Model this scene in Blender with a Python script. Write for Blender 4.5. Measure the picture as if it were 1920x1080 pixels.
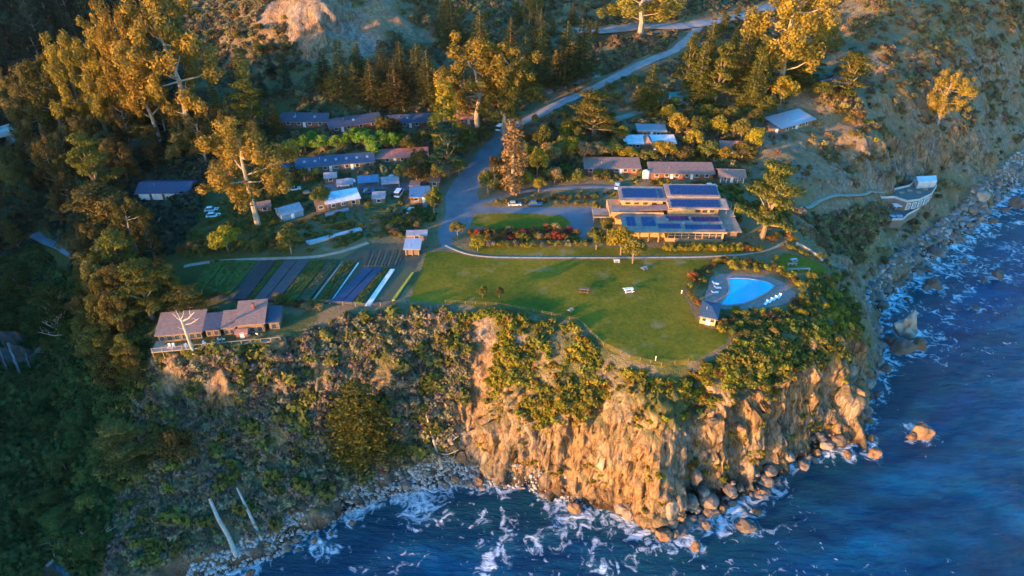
import bpy, bmesh, math, random
import numpy as np
from mathutils import Vector, Matrix

for o in list(bpy.data.objects):
    bpy.data.objects.remove(o)
SC = bpy.context.scene
COL = SC.collection
R = math.radians

# ------------------------------------------------------------------ camera
CAM_Z, PITCH, FPX = 142.0, R(34.0), 1297.0
cam_data = bpy.data.cameras.new('camera')
cam_data.sensor_width = 36.0
cam_data.lens = 36.0 * FPX / 1920.0
cam_data.clip_start = 1.0
cam_data.clip_end = 60000.0
cam = bpy.data.objects.new('camera', cam_data)
COL.objects.link(cam)
cam.location = (0, 0, CAM_Z)
cam.rotation_euler = (R(90) - PITCH, 0, 0)
SC.camera = cam

# ------------------------------------------------------------------ sky, sun, exposure
SUN_EL = R(5.4)
SUN_DIR = Vector((-0.80, -0.60, 0.0)).normalized() * math.cos(SUN_EL) + Vector((0, 0, math.sin(SUN_EL)))
world = bpy.data.worlds.new('World')
SC.world = world
world.use_nodes = True
wn = world.node_tree
sky = wn.nodes.new('ShaderNodeTexSky')
sky.sky_type = 'NISHITA'
sky.sun_disc = False
sky.sun_elevation = SUN_EL
sky.sun_rotation = math.atan2(SUN_DIR.x, SUN_DIR.y)
sky.air_density = 1.0
sky.dust_density = 0.6
sky.ozone_density = 2.2
wn.nodes['Background'].inputs['Strength'].default_value = 0.15
wsat = wn.nodes.new('ShaderNodeHueSaturation')
wsat.inputs['Saturation'].default_value = 1.5
wsat.inputs['Hue'].default_value = 0.508
wn.links.new(sky.outputs[0], wsat.inputs['Color'])
wn.links.new(wsat.outputs[0], wn.nodes['Background'].inputs['Color'])
sun_data = bpy.data.lights.new('sun', 'SUN')
sun_data.energy = 1.95
sun_data.angle = R(1.2)
sun_data.color = (1.0, 0.49, 0.165)
sun = bpy.data.objects.new('sun', sun_data)
COL.objects.link(sun)
sun.rotation_euler = SUN_DIR.to_track_quat('Z', 'Y').to_euler()
SC.view_settings.view_transform = 'Standard'
SC.view_settings.look = 'None'
SC.view_settings.gamma = 1.0
SC.view_settings.use_curve_mapping = False
SC.view_settings.exposure = 3.2

# ------------------------------------------------------------------ numeric helpers
CP, SP = math.cos(PITCH), math.sin(PITCH)
def ray(px, py):
    a = (px - 960.0) / FPX
    u = (540.0 - py) / FPX
    return a, CP + u * SP, -SP + u * CP
def P(px, py, z):
    """point of the place at height z that lies under a photograph pixel"""
    a, b, c = ray(px, py)
    t = (z - CAM_Z) / c
    return a * t, b * t
_TAB = np.random.RandomState(7).rand(64 * 64 * 64).astype(np.float32) * 2 - 1
def vnoise(x, y, z, seed=0):
    x = np.asarray(x, np.float32) + np.float32(seed * 17.31); y = np.asarray(y, np.float32) - np.float32(seed * 5.77); z = np.asarray(z, np.float32)
    ix, iy = np.floor(x), np.floor(y)
    fx, fy = x - ix, y - iy
    fx = fx * fx * (3 - 2 * fx); fy = fy * fy * (3 - 2 * fy)
    jx = ix.astype(np.int32); jy = iy.astype(np.int32)
    x0 = (jx & 63) << 12; x1 = ((jx + 1) & 63) << 12
    y0 = (jy & 63) << 6; y1 = ((jy + 1) & 63) << 6
    T = _TAB
    def layer(k):
        a = T[x0 + y0 + k]; b = T[x1 + y0 + k]; c = T[x0 + y1 + k]; d = T[x1 + y1 + k]
        a = a + (b - a) * fx; c = c + (d - c) * fx
        return a + (c - a) * fy
    if z.size == 0 or (z.flat[0] == 0 and not z.any()):
        return layer(seed & 63)
    iz = np.floor(z); fz = z - iz; fz = fz * fz * (3 - 2 * fz)
    jz = iz.astype(np.int32) + seed
    p = layer(jz & 63); q = layer((jz + 1) & 63)
    return p + (q - p) * fz
def fbm(x, y, z, seed=0, oct=4, gain=0.5):
    r, a, f = 0, 1.0, 1.0
    for k in range(oct):
        r = r + a * vnoise(x * f + 13.7 * k, y * f - 7.1 * k, z * f, seed + k)
        a *= gain; f *= 2.03
    return r
def sstep(a, b, x):
    t = np.clip((x - a) / (b - a), 0, 1)
    return t * t * (3 - 2 * t)
def inpoly(poly, x, y):
    x = np.asarray(x); y = np.asarray(y)
    r = np.zeros(x.shape, bool)
    n = len(poly)
    for i in range(n):
        x0, y0 = poly[i]; x1, y1 = poly[(i + 1) % n]
        if y0 == y1: continue
        c = ((y0 > y) != (y1 > y)) & (x < (x1 - x0) * (y - y0) / (y1 - y0) + x0)
        r ^= c
    return r
def dense(pts, step):
    out = []
    for i in range(len(pts) - 1):
        a = np.array(pts[i], float); b = np.array(pts[i + 1], float)
        n = max(1, int(np.linalg.norm((b - a)[:2]) / step))
        for k in range(n):
            out.append(a + (b - a) * k / n)
    out.append(np.array(pts[-1], float))
    return out

# ------------------------------------------------------------------ the lie of the land
def px_line(pts):
    r = []
    for px, py, z in dense(pts, 12):
        x, y = P(px, py, z)
        r.append((x, y, z))
    return r
SHORE_PX = [(300,1120),(370,1085),(470,1047),(560,1005),(650,960),(740,925),(830,908),(900,915),(960,905),(1010,915),(1080,938),(1140,950),(1200,972),
    (1235,1000),(1262,998),(1285,965),(1340,955),(1395,925),(1450,895),(1500,850),(1540,805),(1590,765),(1630,715),(1655,660),(1640,600),(1655,565),(1700,525),
    (1760,475),(1830,425),(1865,385),(1920,335),(2050,262),(2300,170)]
SHORE = [(-130,-260),(-125,-80),(-120,0),(-116,45),(-106,70),(-92,80)] + [P(a, b, 0) for a, b in SHORE_PX]
lines = [[(x, y, 0) for x, y in SHORE]]
def L(*pts): lines.append(px_line(pts))
def W(*pts): lines.append(list(pts))
# foot of the cliffs
L((330,1085,3),(400,1052,3),(500,1012,4),(590,955,4),(700,893,4),(790,862,4),(860,852,4),(930,868,3),(1000,890,2.5),(1080,915,2),(1140,930,2),(1200,955,2))
L((1290,945,2),(1390,905,2),(1445,880,2),(1492,838,2.5),(1535,790,3),(1580,748,3))
L((1625,560,3),(1650,520,4),(1700,480,4),(1760,430,4),(1810,390,4),(1850,350,4),(1900,300,4),(2000,240,5),(2250,160,5))
# top of the bare rock
L((800,800,12),(860,785,15),(960,765,23),(1050,765,26),(1110,740,28),(1200,770,28),(1262,795,26),(1330,775,27),(1370,760,27.5),(1440,740,27),(1520,712,26.5),(1565,680,27),(1612,650,28),(1640,622,28))
# brow of the plateau
L((275,660,32.6),(380,668,33),(528,640,33.6),(640,592,34.5),(760,572,35),(850,577,35),(930,592,35),(1000,603,35),(1085,608,35),(1130,648,35),(1180,672,35),(1240,686,35),(1300,672,35),(1370,645,35),(1480,640,34),(1560,610,33),(1575,560,33),(1570,515,33.5),(1545,482,34.5),(1495,455,35.5),(1500,425,36),(1512,390,34))
L((960,650,32),(1050,665,32.3),(1120,705,31.8),(1200,725,32),(1300,712,32.3),(1400,692,32.4),(1480,680,31.8),(1560,645,31),(1610,615,30),(1612,585,30))
L((860,620,32),(905,660,28),(900,700,24.5),(885,760,17),(865,820,9))
# left slope below the brow
L((240,700,22),(330,715,25.5),(500,700,26),(600,680,27),(700,650,29),(800,640,30))
L((260,790,17),(350,770,19),(450,785,18),(560,765,19),(660,755,19),(760,745,20),(840,735,21.5))
L((230,930,8),(330,910,10.5),(450,880,10),(560,860,10),(650,850,9.5),(740,832,9.5),(800,818,10))
# level ground of the plateau
for row, z in ((560,35.2),(520,35.3),(470,35.6),(430,36.0)):
    x0 = {560:640, 520:400, 470:380, 430:380}[row]
    x1 = {560:1530, 520:1535, 470:1470, 430:1480}[row]
    L((x0,row,z),((x0+x1)/2,row,z),(x1,row,z))
L((620,615,34.2),(760,585,35)); L((290,645,33.4),(400,645,33.6),(525,622,34)); L((290,615,33.4),(400,612,33.7),(525,600,34.1)); L((280,652,33.2),(400,656,33.5),(530,634,34))
L((1150,640,35.1),(1300,630,35.1)); L((1100,590,35.1),(1300,590,35.2)); L((1340,610,35.2),(1500,600,35))
# rising ground behind, row by row of the photograph
TAB = {390:(36,36,36.3,36.6,36.8,36.8), 350:(37.2,37.2,37.2,37.3,37.6,37.6), 300:(39.5,39.8,38.8,38.8,39.4,39.4), 250:(42.5,43,41.5,41.5,42.5,42.5),
       200:(46,47,45.5,45,46,46), 150:(50,53,50.5,49.5,50,49.5), 100:(55,60.5,56,54.5,54,53), 50:(62,69,62.5,60.5,58.5,57), 0:(70,78,70,66.5,63.5,61.5), -60:(79,88,80,75,72,70), -130:(92,100,92,88,84,82)}
for row, zs in TAB.items():
    L(*[(400 + 200 * k, row, z) for k, z in enumerate(zs)])
# canyon on the left
for row, cols in {450:((-150,24),(0,22),(100,25),(200,30),(330,34.5)), 400:((-150,27),(0,26),(200,32)), 350:((-150,30),(0,28),(200,34.5)), 300:((-150,33),(0,30),(200,37)),
                  250:((-150,37),(0,33),(200,40)), 200:((-150,42),(0,36),(200,43)), 150:((-200,50),(0,44),(200,47)), 100:((-200,59),(0,54),(200,53)), 50:((-200,67),(0,62),(200,60)),
                  0:((-200,75),(0,70),(200,68)), -60:((-200,86),(0,82),(200,79)), -130:((-200,100),(0,96),(200,93)),
                  550:((0,14),(100,16),(200,27),(300,33.5)), 620:((0,9),(60,9),(110,13),(200,24),(262,32)), 700:((0,7),(50,7),(120,10),(200,18)),
                  800:((0,5.5),(60,5),(120,8),(200,13.5)), 900:((0,5.5),(50,4),(100,5),(180,8)), 1000:((0,4.5),(60,3),(120,3.5),(200,6),(290,7)), 1080:((0,6),(60,2.5),(130,2),(200,4),(280,4))}.items():
    L(*[(x, row, z) for x, z in cols])
# far bank of the canyon and the ridge that carries it, left of the picture
W((-140,-200,14),(-150,-60,18),(-155,0,22),(-162,80,39),(-202,160,52),(-262,260,76),(-330,380,106),(-420,560,150))
W((-190,-200,16),(-215,0,26),(-240,150,54),(-330,300,102),(-480,500,170))
W((-128,20,20),(-135,70,24),(-165,140,30),(-205,215,40))
# steep mountain side on the right
L((1500,430,33),(1550,445,24),(1600,505,10),(1632,552,3.5))
L((1440,330,39.5),(1520,340,36),(1600,330,30),(1700,318,22),(1800,318,12),(1850,330,5))
L((1512,388,31),(1560,378,27.5),(1600,373,25),(1650,360,19.5))
L((1660,412,11.5),(1700,420,9),(1750,400,8))
L((1648,385,15.5),(1700,370,15),(1752,350,15))
L((1440,262,42.5),(1530,250,41.5),(1600,250,41),(1700,240,36.5),(1800,230,29),(1900,235,14))
L((1440,200,46),(1530,190,46.5),(1600,185,47),(1700,170,45.5),(1800,160,40),(1900,165,28),(2000,175,12))
L((1450,110,52.5),(1560,100,55),(1650,90,57.5),(1750,85,56),(1850,80,51),(1950,90,40),(2100,110,20))
L((1450,30,58),(1560,20,63),(1650,10,68),(1750,10,67.5),(1850,0,63),(2000,20,50),(2200,60,25))
L((1450,-60,66),(1560,-60,74),(1700,-70,80),(1850,-80,80),(2050,-60,66),(2300,0,45))
W((-420,640,190),(-150,640,170),(150,640,165),(400,700,170),(700,800,150))
W((-500,930,260),(0,950,240),(700,980,230))
W((620,560,0),(900,760,0)); W((420,420,4),(520,490,3))

GS = 2.0
GX0, GX1, GY0, GY1 = -520.0, 760.0, -260.0, 1000.0
NX, NY = int((GX1 - GX0) / GS) + 1, int((GY1 - GY0) / GS) + 1
SHORE_CLOSE = SHORE + [(620,560),(900,760),(2500,760),(2500,-600),(-130,-600)]
def solve_height():
    acc = np.zeros((NY, NX)); cnt = np.zeros((NY, NX))
    for ln in lines:
        for x, y, z in dense(ln, 1.0):
            i, j = int(round((y - GY0) / GS)), int(round((x - GX0) / GS))
            if 0 <= i < NY and 0 <= j < NX:
                acc[i, j] += z; cnt[i, j] += 1
    gx, gy = np.meshgrid(GX0 + GS * np.arange(NX), GY0 + GS * np.arange(NY))
    sea = inpoly(SHORE_CLOSE, gx, gy)
    er = sea.copy()
    for k in range(7):
        e = er.copy()
        e[1:] &= er[:-1]; e[:-1] &= er[1:]; e[:, 1:] &= er[:, :-1]; e[:, :-1] &= er[:, 1:]
        er = e
    acc[er] = -7; cnt[er] = 1
    fixed = cnt > 0
    val = np.where(fixed, acc / np.maximum(cnt, 1), 0)
    def relax(h, fixed, val, n):
        for _ in range(n):
            p = np.pad(h, 1, mode='edge')
            h = 0.25 * (p[:-2, 1:-1] + p[2:, 1:-1] + p[1:-1, :-2] + p[1:-1, 2:])
            h = np.where(fixed, val, h)
        return h
    levels = [(fixed, val)]
    while min(levels[-1][0].shape) > 24:
        f, v = levels[-1]
        ny, nx = (f.shape[0] + 1) // 2, (f.shape[1] + 1) // 2
        fp = np.zeros((ny * 2, nx * 2)); vp = np.zeros((ny * 2, nx * 2))
        fp[:f.shape[0], :f.shape[1]] = f; vp[:f.shape[0], :f.shape[1]] = v * f
        c = fp.reshape(ny, 2, nx, 2).sum((1, 3)); s = vp.reshape(ny, 2, nx, 2).sum((1, 3))
        levels.append((c > 0, s / np.maximum(c, 1)))
    f, v = levels[-1]
    h = np.full(f.shape, v[f].mean())
    for k in range(len(levels) - 1, -1, -1):
        f, v = levels[k]
        if h.shape != f.shape:
            h = np.repeat(np.repeat(h, 2, 0), 2, 1)[:f.shape[0], :f.shape[1]]
        h = relax(h, f, v, 120)
    for _ in range(2):
        p = np.pad(h, 1, mode='edge')
        h = 0.5 * h + 0.125 * (p[:-2, 1:-1] + p[2:, 1:-1] + p[1:-1, :-2] + p[1:-1, 2:])
    return h, sea
HGT, SEA = solve_height()
def shoredist(x, y):
    x = np.asarray(x, float); y = np.asarray(y, float)
    d = np.full(x.shape, 1e9)
    for i in range(len(SHORE) - 1):
        ax, ay = SHORE[i]; bx, by = SHORE[i + 1]
        dx, dy = bx - ax, by - ay
        t = np.clip(((x - ax) * dx + (y - ay) * dy) / (dx * dx + dy * dy), 0, 1)
        d = np.minimum(d, np.hypot(x - ax - t * dx, y - ay - t * dy))
    return d
def bil(A, x, y):
    u = np.clip((np.asarray(x, float) - GX0) / GS, 0, NX - 1.001)
    v = np.clip((np.asarray(y, float) - GY0) / GS, 0, NY - 1.001)
    j = u.astype(int); i = v.astype(int)
    fu, fv = u - j, v - i
    return (A[i, j] * (1 - fu) + A[i, j + 1] * fu) * (1 - fv) + (A[i + 1, j] * (1 - fu) + A[i + 1, j + 1] * fu) * fv
_gy, _gx = np.gradient(HGT, GS)
SLOPE = np.hypot(_gx, _gy)
CALM = np.zeros_like(HGT)          # 1 where people levelled the ground
def calm_poly(poly, grow=3.0):
    xs = [p[0] for p in poly]; ys = [p[1] for p in poly]
    j0, j1 = int((min(xs) - 8 - GX0) / GS), int((max(xs) + 8 - GX0) / GS)
    i0, i1 = int((min(ys) - 8 - GY0) / GS), int((max(ys) + 8 - GY0) / GS)
    gx, gy = np.meshgrid(GX0 + GS * np.arange(j0, j1), GY0 + GS * np.arange(i0, i1))
    m = inpoly(poly, gx, gy)
    for dx, dy in ((grow, 0), (-grow, 0), (0, grow), (0, -grow)):
        m |= inpoly([(a + dx, b + dy) for a, b in poly], gx, gy)
    CALM[i0:i1, j0:j1] = np.maximum(CALM[i0:i1, j0:j1], m * 1.0)
def H0(x, y):
    """height of the land, undulation included, cliffs' crags not"""
    x = np.asarray(x, float); y = np.asarray(y, float)
    h = bil(HGT, x, y)
    s = bil(SLOPE, x, y)
    c = bil(CALM, x, y)
    far = sstep(205, 330, np.hypot(x, y))
    und = fbm(x / 22, y / 22, 0 * x, 5, 3) * (0.15 + 1.6 * np.clip(s, 0, 0.9) + far * 1.6)
    gully = -np.abs(fbm(x / 16, y / 30, 0 * x + 4, 11, 3)) * 3.0 * sstep(0.35, 0.9, s) * sstep(3, 8, h) * (1 - sstep(2.2, 3.0, s))
    fine = fbm(x / 3.2, y / 3.2, 0 * x, 8, 3) * 0.35 * sstep(0.1, 0.5, s)
    return h + (und + gully + fine) * (1 - c) * sstep(0.3, 2.5, np.abs(h))
def h1(x, y):
    return float(H0(np.array([x]), np.array([y]))[0])
def G(px, py):
    """where the sight line through a photograph pixel meets the land (x, y, z)"""
    a, b, c = ray(px, py)
    t = np.arange(95.0, 640.0, 0.8)
    x, y, z = a * t, b * t, CAM_Z + c * t
    g = H0(x, y)
    k = np.argmax(z <= g)
    if z[k] > g[k]: k = len(t) - 1
    lo, hi = t[max(k - 1, 0)], t[k]
    tt = np.linspace(lo, hi, 12)
    gg = H0(a * tt, b * tt)
    q = np.argmax(CAM_Z + c * tt <= gg)
    tt = tt[q]
    return a * tt, b * tt, float(gg[q])

def _rnd(ix, iy, iz, s):
    return _TAB[(((ix + 7 * s) & 63) << 12) + (((iy + 13 * s) & 63) << 6) + ((iz + 29 * s) & 63)]
def blocky(x, y, z, seed):
    """cellular noise: one value for each fractured block of rock"""
    ix, iy, iz = np.floor(x).astype(np.int32), np.floor(y).astype(np.int32), np.floor(z).astype(np.int32)
    best = np.full(x.shape, 1e9); val = np.zeros(x.shape)
    for dx in (-1, 0, 1):
        for dy in (-1, 0, 1):
            for dz in (-1, 0, 1):
                cx, cy, cz = ix + dx, iy + dy, iz + dz
                d = (cx + 0.5 + 0.45 * _rnd(cx, cy, cz, seed) - x) ** 2 + (cy + 0.5 + 0.45 * _rnd(cx, cy, cz, seed + 1) - y) ** 2 + (cz + 0.5 + 0.45 * _rnd(cx, cy, cz, seed + 2) - z) ** 2
                k = d < best
                best = np.where(k, d, best); val = np.where(k, _rnd(cx, cy, cz, seed + 3), val)
    return val
def crag(X, Y, Z, n):
    """how far the bare rock stands out from the smooth land (an offset for each point)"""
    RR = np.hypot(X, Y)
    calm = bil(CALM, X, Y)
    steep = sstep(0.80, 0.55, n[..., 2]) * (1 - calm) * sstep(430, 330, RR) * sstep(35.2, 31.5, np.where(RR < 190, Z, 0))
    ribs = 1 - 2.2 * np.abs(vnoise(X / 8.5 + 0.3 * vnoise(X / 5, Y / 5, Z / 6, 27), Y / 8.5, Z / 40, 21))
    ribs2 = 1 - 2 * np.abs(vnoise(X / 3.2 + 3, Y / 3.2, Z / 14, 22))
    blocks = fbm(X / 2.6, Y / 2.6, Z / 3.4, 23, 4, 0.6)
    front = sstep(100, 108, Y) * sstep(140, 132, Y) * sstep(14, 22, X) * sstep(90, 80, X)
    big = 3.6 * vnoise(X / 17, Y / 17, Z / 70, 24) * front + 3.4 * np.exp(-((X - 36) / 4.0) ** 2) * front - 3.6 * np.exp(-((X - 44.5) / 3.4) ** 2) * front - 2.2 * np.exp(-((X - 55) / 2.0) ** 2) * front - 2.0 * np.exp(-((X - 66) / 2.0) ** 2) * front
    cell = np.zeros(X.shape)
    k = steep > 0.02
    if k.any():
        x, y, z = X[k], Y[k], Z[k]
        wx, wy = x + 0.8 * vnoise(x / 2, y / 2, z / 2, 30), y + 0.8 * vnoise(x / 2 + 5, y / 2, z / 2, 31)
        cell[k] = 1.25 * blocky(wx / 3.4, wy / 3.4, z / 6.0 + 0.12 * x, 3) + 0.65 * blocky(wx / 1.4, wy / 1.4, z / 2.4, 11)
    disp = steep * (1.9 * ribs + 0.7 * ribs2 + 0.55 * blocks + big + cell)
    hn = n.copy(); hn[..., 2] *= 0.35
    return hn * disp[..., None]
def land_normal(x, y, e=0.5):
    gx = (H0(x + e, y) - H0(x - e, y)) / (2 * e); gy = (H0(x, y + e) - H0(x, y - e)) / (2 * e)
    n = np.stack([-gx, -gy, np.ones_like(gx)], -1)
    return n / np.linalg.norm(n, axis=-1, keepdims=True)

# ------------------------------------------------------------------ materials
MATS = {}
def _new(name):
    m = bpy.data.materials.new(name); m.use_nodes = True
    nt = m.node_tree
    return m, nt, nt.nodes, nt.links, nt.nodes['Principled BSDF']
def ramp(N, cols, pos=None):
    r = N.new('ShaderNodeValToRGB')
    e = r.color_ramp.elements
    n = len(cols)
    pos = pos or [0.28 + 0.44 * i / max(1, n - 1) for i in range(n)]
    e[0].position = pos[0]; e[0].color = (*cols[0], 1)
    e[1].position = pos[-1]; e[1].color = (*cols[-1], 1)
    for i in range(1, n - 1):
        q = e.new(pos[i]); q.color = (*cols[i], 1)
    return r
def mat(name, cols, scale=1.0, rough=0.85, bump=0.0, stretch=(1, 1, 1), world=False, metal=0.0, objvar=0.0, bscale=None, spec=0.3):
    """noise-mottled surface of two or more colours"""
    if name in MATS: return MATS[name]
    m, nt, N, K, B = _new(name)
    if world:
        g = N.new('ShaderNodeNewGeometry'); co = g.outputs['Position']
    else:
        g = N.new('ShaderNodeTexCoord'); co = g.outputs['Object']
    mp = N.new('ShaderNodeMapping'); mp.inputs['Scale'].default_value = stretch
    K.new(co, mp.inputs['Vector'])
    nz = N.new('ShaderNodeTexNoise'); nz.inputs['Scale'].default_value = scale; nz.inputs['Detail'].default_value = 7; nz.inputs['Roughness'].default_value = 0.62
    K.new(mp.outputs[0], nz.inputs['Vector'])
    r = ramp(N, cols); K.new(nz.outputs['Fac'], r.inputs[0])
    out = r.outputs[0]
    if objvar:
        oi = N.new('ShaderNodeObjectInfo')
        hs = N.new('ShaderNodeHueSaturation')
        mr = N.new('ShaderNodeMapRange'); mr.inputs[3].default_value = 1 - objvar; mr.inputs[4].default_value = 1 + objvar
        K.new(oi.outputs['Random'], mr.inputs[0]); K.new(mr.outputs[0], hs.inputs['Value'])
        K.new(out, hs.inputs['Color']); out = hs.outputs[0]
    K.new(out, B.inputs['Base Color'])
    B.inputs['Roughness'].default_value = rough
    B.inputs['Metallic'].default_value = metal
    B.inputs['Specular IOR Level'].default_value = spec
    if bump:
        n2 = N.new('ShaderNodeTexNoise'); n2.inputs['Scale'].default_value = bscale or scale * 3; n2.inputs['Detail'].default_value = 6
        K.new(mp.outputs[0], n2.inputs['Vector'])
        bp = N.new('ShaderNodeBump'); bp.inputs['Strength'].default_value = bump; bp.inputs['Distance'].default_value = 0.3
        K.new(n2.outputs['Fac'], bp.inputs['Height']); K.new(bp.outputs[0], B.inputs['Normal'])
    MATS[name] = m
    return m
def foliage(name, cols, scale=0.35, var=0.25, hue=0.03, trans=0.35):
    """leaves: mottled diffuse with some light through them, each plant a little different"""
    if name in MATS: return MATS[name]
    m = bpy.data.materials.new(name); m.use_nodes = True
    nt = m.node_tree; N = nt.nodes; K = nt.links
    N.remove(N['Principled BSDF'])
    tc = N.new('ShaderNodeTexCoord'); oi = N.new('ShaderNodeObjectInfo')
    ad = N.new('ShaderNodeVectorMath'); ad.operation = 'ADD'
    K.new(tc.outputs['Object'], ad.inputs[0]); K.new(oi.outputs['Location'], ad.inputs[1])
    nz = N.new('ShaderNodeTexNoise'); nz.inputs['Scale'].default_value = scale; nz.inputs['Detail'].default_value = 8; nz.inputs['Roughness'].default_value = 0.7
    K.new(ad.outputs[0], nz.inputs['Vector'])
    r = ramp(N, cols, [0.3 + 0.4 * i / (len(cols) - 1) for i in range(len(cols))]); K.new(nz.outputs['Fac'], r.inputs[0])
    hs = N.new('ShaderNodeHueSaturation')
    m1 = N.new('ShaderNodeMapRange'); m1.inputs[3].default_value = 1 - var; m1.inputs[4].default_value = 1 + var
    K.new(oi.outputs['Random'], m1.inputs[0]); K.new(m1.outputs[0], hs.inputs['Value'])
    wn_ = N.new('ShaderNodeTexWhiteNoise'); wn_.noise_dimensions = '1D'; K.new(oi.outputs['Random'], wn_.inputs['W'])
    m2 = N.new('ShaderNodeMapRange'); m2.inputs[3].default_value = 0.5 - hue; m2.inputs[4].default_value = 0.5 + hue
    K.new(wn_.outputs['Value'], m2.inputs[0]); K.new(m2.outputs[0], hs.inputs['Hue'])
    K.new(r.outputs[0], hs.inputs['Color'])
    d = N.new('ShaderNodeBsdfDiffuse'); t = N.new('ShaderNodeBsdfTranslucent'); mx = N.new('ShaderNodeMixShader')
    mx.inputs[0].default_value = trans
    K.new(hs.outputs[0], d.inputs[0]); K.new(hs.outputs[0], t.inputs[0])
    K.new(d.outputs[0], mx.inputs[1]); K.new(t.outputs[0], mx.inputs[2])
    K.new(mx.outputs[0], N['Material Output'].inputs['Surface'])
    MATS[name] = m
    return m

# ------------------------------------------------------------------ mesh helpers
def tag(o, label=None, cat=None, group=None, kind=None):
    if label: o['label'] = label
    if cat: o['category'] = cat
    if group: o['group'] = group
    if kind: o['kind'] = kind
    return o
def mesh_np(name, v, f, smooth=False):
    me = bpy.data.meshes.new(name)
    v = np.asarray(v, np.float32); f = np.asarray(f, np.int32)
    k = f.shape[1]
    me.vertices.add(len(v)); me.vertices.foreach_set('co', v.ravel())
    me.loops.add(f.size); me.loops.foreach_set('vertex_index', f.ravel())
    me.polygons.add(len(f))
    me.polygons.foreach_set('loop_start', np.arange(0, f.size, k, dtype=np.int32))
    me.polygons.foreach_set('loop_total', np.full(len(f), k, np.int32))
    if smooth: me.polygons.foreach_set('use_smooth', np.ones(len(f), bool))
    me.update(); me.validate()
    return me
def link(name, me, m=None, parent=None):
    o = bpy.data.objects.new(name, me); COL.objects.link(o)
    if m is not None and me is not None and not me.materials: me.materials.append(m)
    if parent: o.parent = parent
    return o
def empty(name, loc, rz=0.0):
    o = bpy.data.objects.new(name, None); COL.objects.link(o)
    o.location = loc; o.rotation_euler = (0, 0, rz)
    o.empty_display_size = 0.5
    return o
class MB:
    def __init__(s): s.v = []; s.f = []
    def add(s, vs, fs):
        n = len(s.v); s.v += [tuple(p) for p in vs]; s.f += [tuple(i + n for i in f) for f in fs]; return s
    def box(s, x0, x1, y0, y1, z0, z1):
        return s.add([(x0,y0,z0),(x1,y0,z0),(x1,y1,z0),(x0,y1,z0),(x0,y0,z1),(x1,y0,z1),(x1,y1,z1),(x0,y1,z1)],
                     [(0,3,2,1),(4,5,6,7),(0,1,5,4),(1,2,6,5),(2,3,7,6),(3,0,4,7)])
    def hexa(s, b, t):
        """closed block from four bottom and four top corners"""
        return s.add(list(b) + list(t), [(0,3,2,1),(4,5,6,7),(0,1,5,4),(1,2,6,5),(2,3,7,6),(3,0,4,7)])
    def slab(s, c, th):
        """four corners of an upper face, made th thick downwards"""
        return s.hexa([(x, y, z - th) for x, y, z in c], c)
    def tube(s, p, q, r0, r1, n=7, cap=True):
        p = Vector(p); q = Vector(q); d = (q - p)
        if d.length < 1e-6: return s
        a = d.normalized().orthogonal().normalized(); b = d.normalized().cross(a)
        vs = []
        for c, r in ((p, r0), (q, r1)):
            for i in range(n):
                t = 2 * math.pi * i / n
                vs.append(c + a * (r * math.cos(t)) + b * (r * math.sin(t)))
        fs = [(i, (i + 1) % n, n + (i + 1) % n, n + i) for i in range(n)]
        if cap: fs += [tuple(range(n - 1, -1, -1)), tuple(range(n, 2 * n))]
        return s.add(vs, fs)
    def path(s, pts, rs, n=7):
        for i in range(len(pts) - 1):
            s.tube(pts[i], pts[i + 1], rs[i], rs[i + 1], n)
        return s
    def prism(s, poly, z0, z1):
        n = len(poly)
        return s.add([(x, y, z0) for x, y in poly] + [(x, y, z1) for x, y in poly],
                     [tuple(range(n - 1, -1, -1)), tuple(range(n, 2 * n))] + [(i, (i + 1) % n, n + (i + 1) % n, n + i) for i in range(n)])
    def mesh(s, name='mesh'):
        me = bpy.data.meshes.new(name); me.from_pydata(s.v, [], s.f); me.update(); return me
    def build(s, name, m, parent=None):
        return link(name, s.mesh(name), m, parent)
def copy_tree(o, parent=None):
    c = o.copy(); COL.objects.link(c)
    if parent: c.parent = parent
    for ch in list(o.children):
        copy_tree(ch, c)
    return c

# ------------------------------------------------------------------ zones traced on the level ground
def PZ(pts, z=35.4): return [P(a, b, z) for a, b in pts]
def PG(pts): return [G(a, b)[:2] for a, b in pts]
LAWN = PZ([(835,471),(850,474),(900,485),(1000,488),(1150,488),(1300,487),(1370,486),(1420,482),(1345,497),(1296,515),(1280,545),(1292,572),(1306,600),(1325,612),(1366,622),(1364,640),(1300,673),(1240,684),(1180,670),(1131,646),(1100,612),(1085,602),(1000,584),(930,572),(850,568),(768,562),(785,520),(800,474)])
SMALL_LAWN = PZ([(884,421),(892,404),(940,401),(1000,401),(1050,404),(1066,414),(1062,425),(1000,428),(930,429)], 36.1)
SIDE_LAWN = PZ([(1470,474),(1520,482),(1556,499),(1540,512),(1480,510),(1450,492)], 35.4)
STRIP_LAWN = PZ([(872,462),(905,476),(1000,478),(1150,478),(1300,477),(1390,475),(1402,466),(1240,466),(1212,464),(1000,463),(900,452)], 35.6)
ROAD_AREA = PG([(828,466),(820,440),(836,400),(834,372),(850,340),(878,312),(900,285),(920,262),(945,240),(962,246),(948,272),(928,300),(908,330),(894,365),(905,389),(960,388),(1112,389),(1114,432),(1090,446),(1076,430),(1068,412),(1050,402),(940,399),(890,402),(880,424),(870,436),(848,446),(846,470)])
POOL_DECK = PZ([(1325,545),(1333,520),(1352,513),(1400,514),(1440,518),(1470,528),(1492,548),(1488,562),(1455,572),(1425,578),(1385,580),(1345,577),(1325,592),(1312,585)], 35.35)
FIELD = PZ([(372,520),(395,488),(500,485),(640,486),(690,458),(770,458),(795,476),(772,520),(745,566),(690,572),(600,565),(430,560),(345,545)], 35.35)
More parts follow.
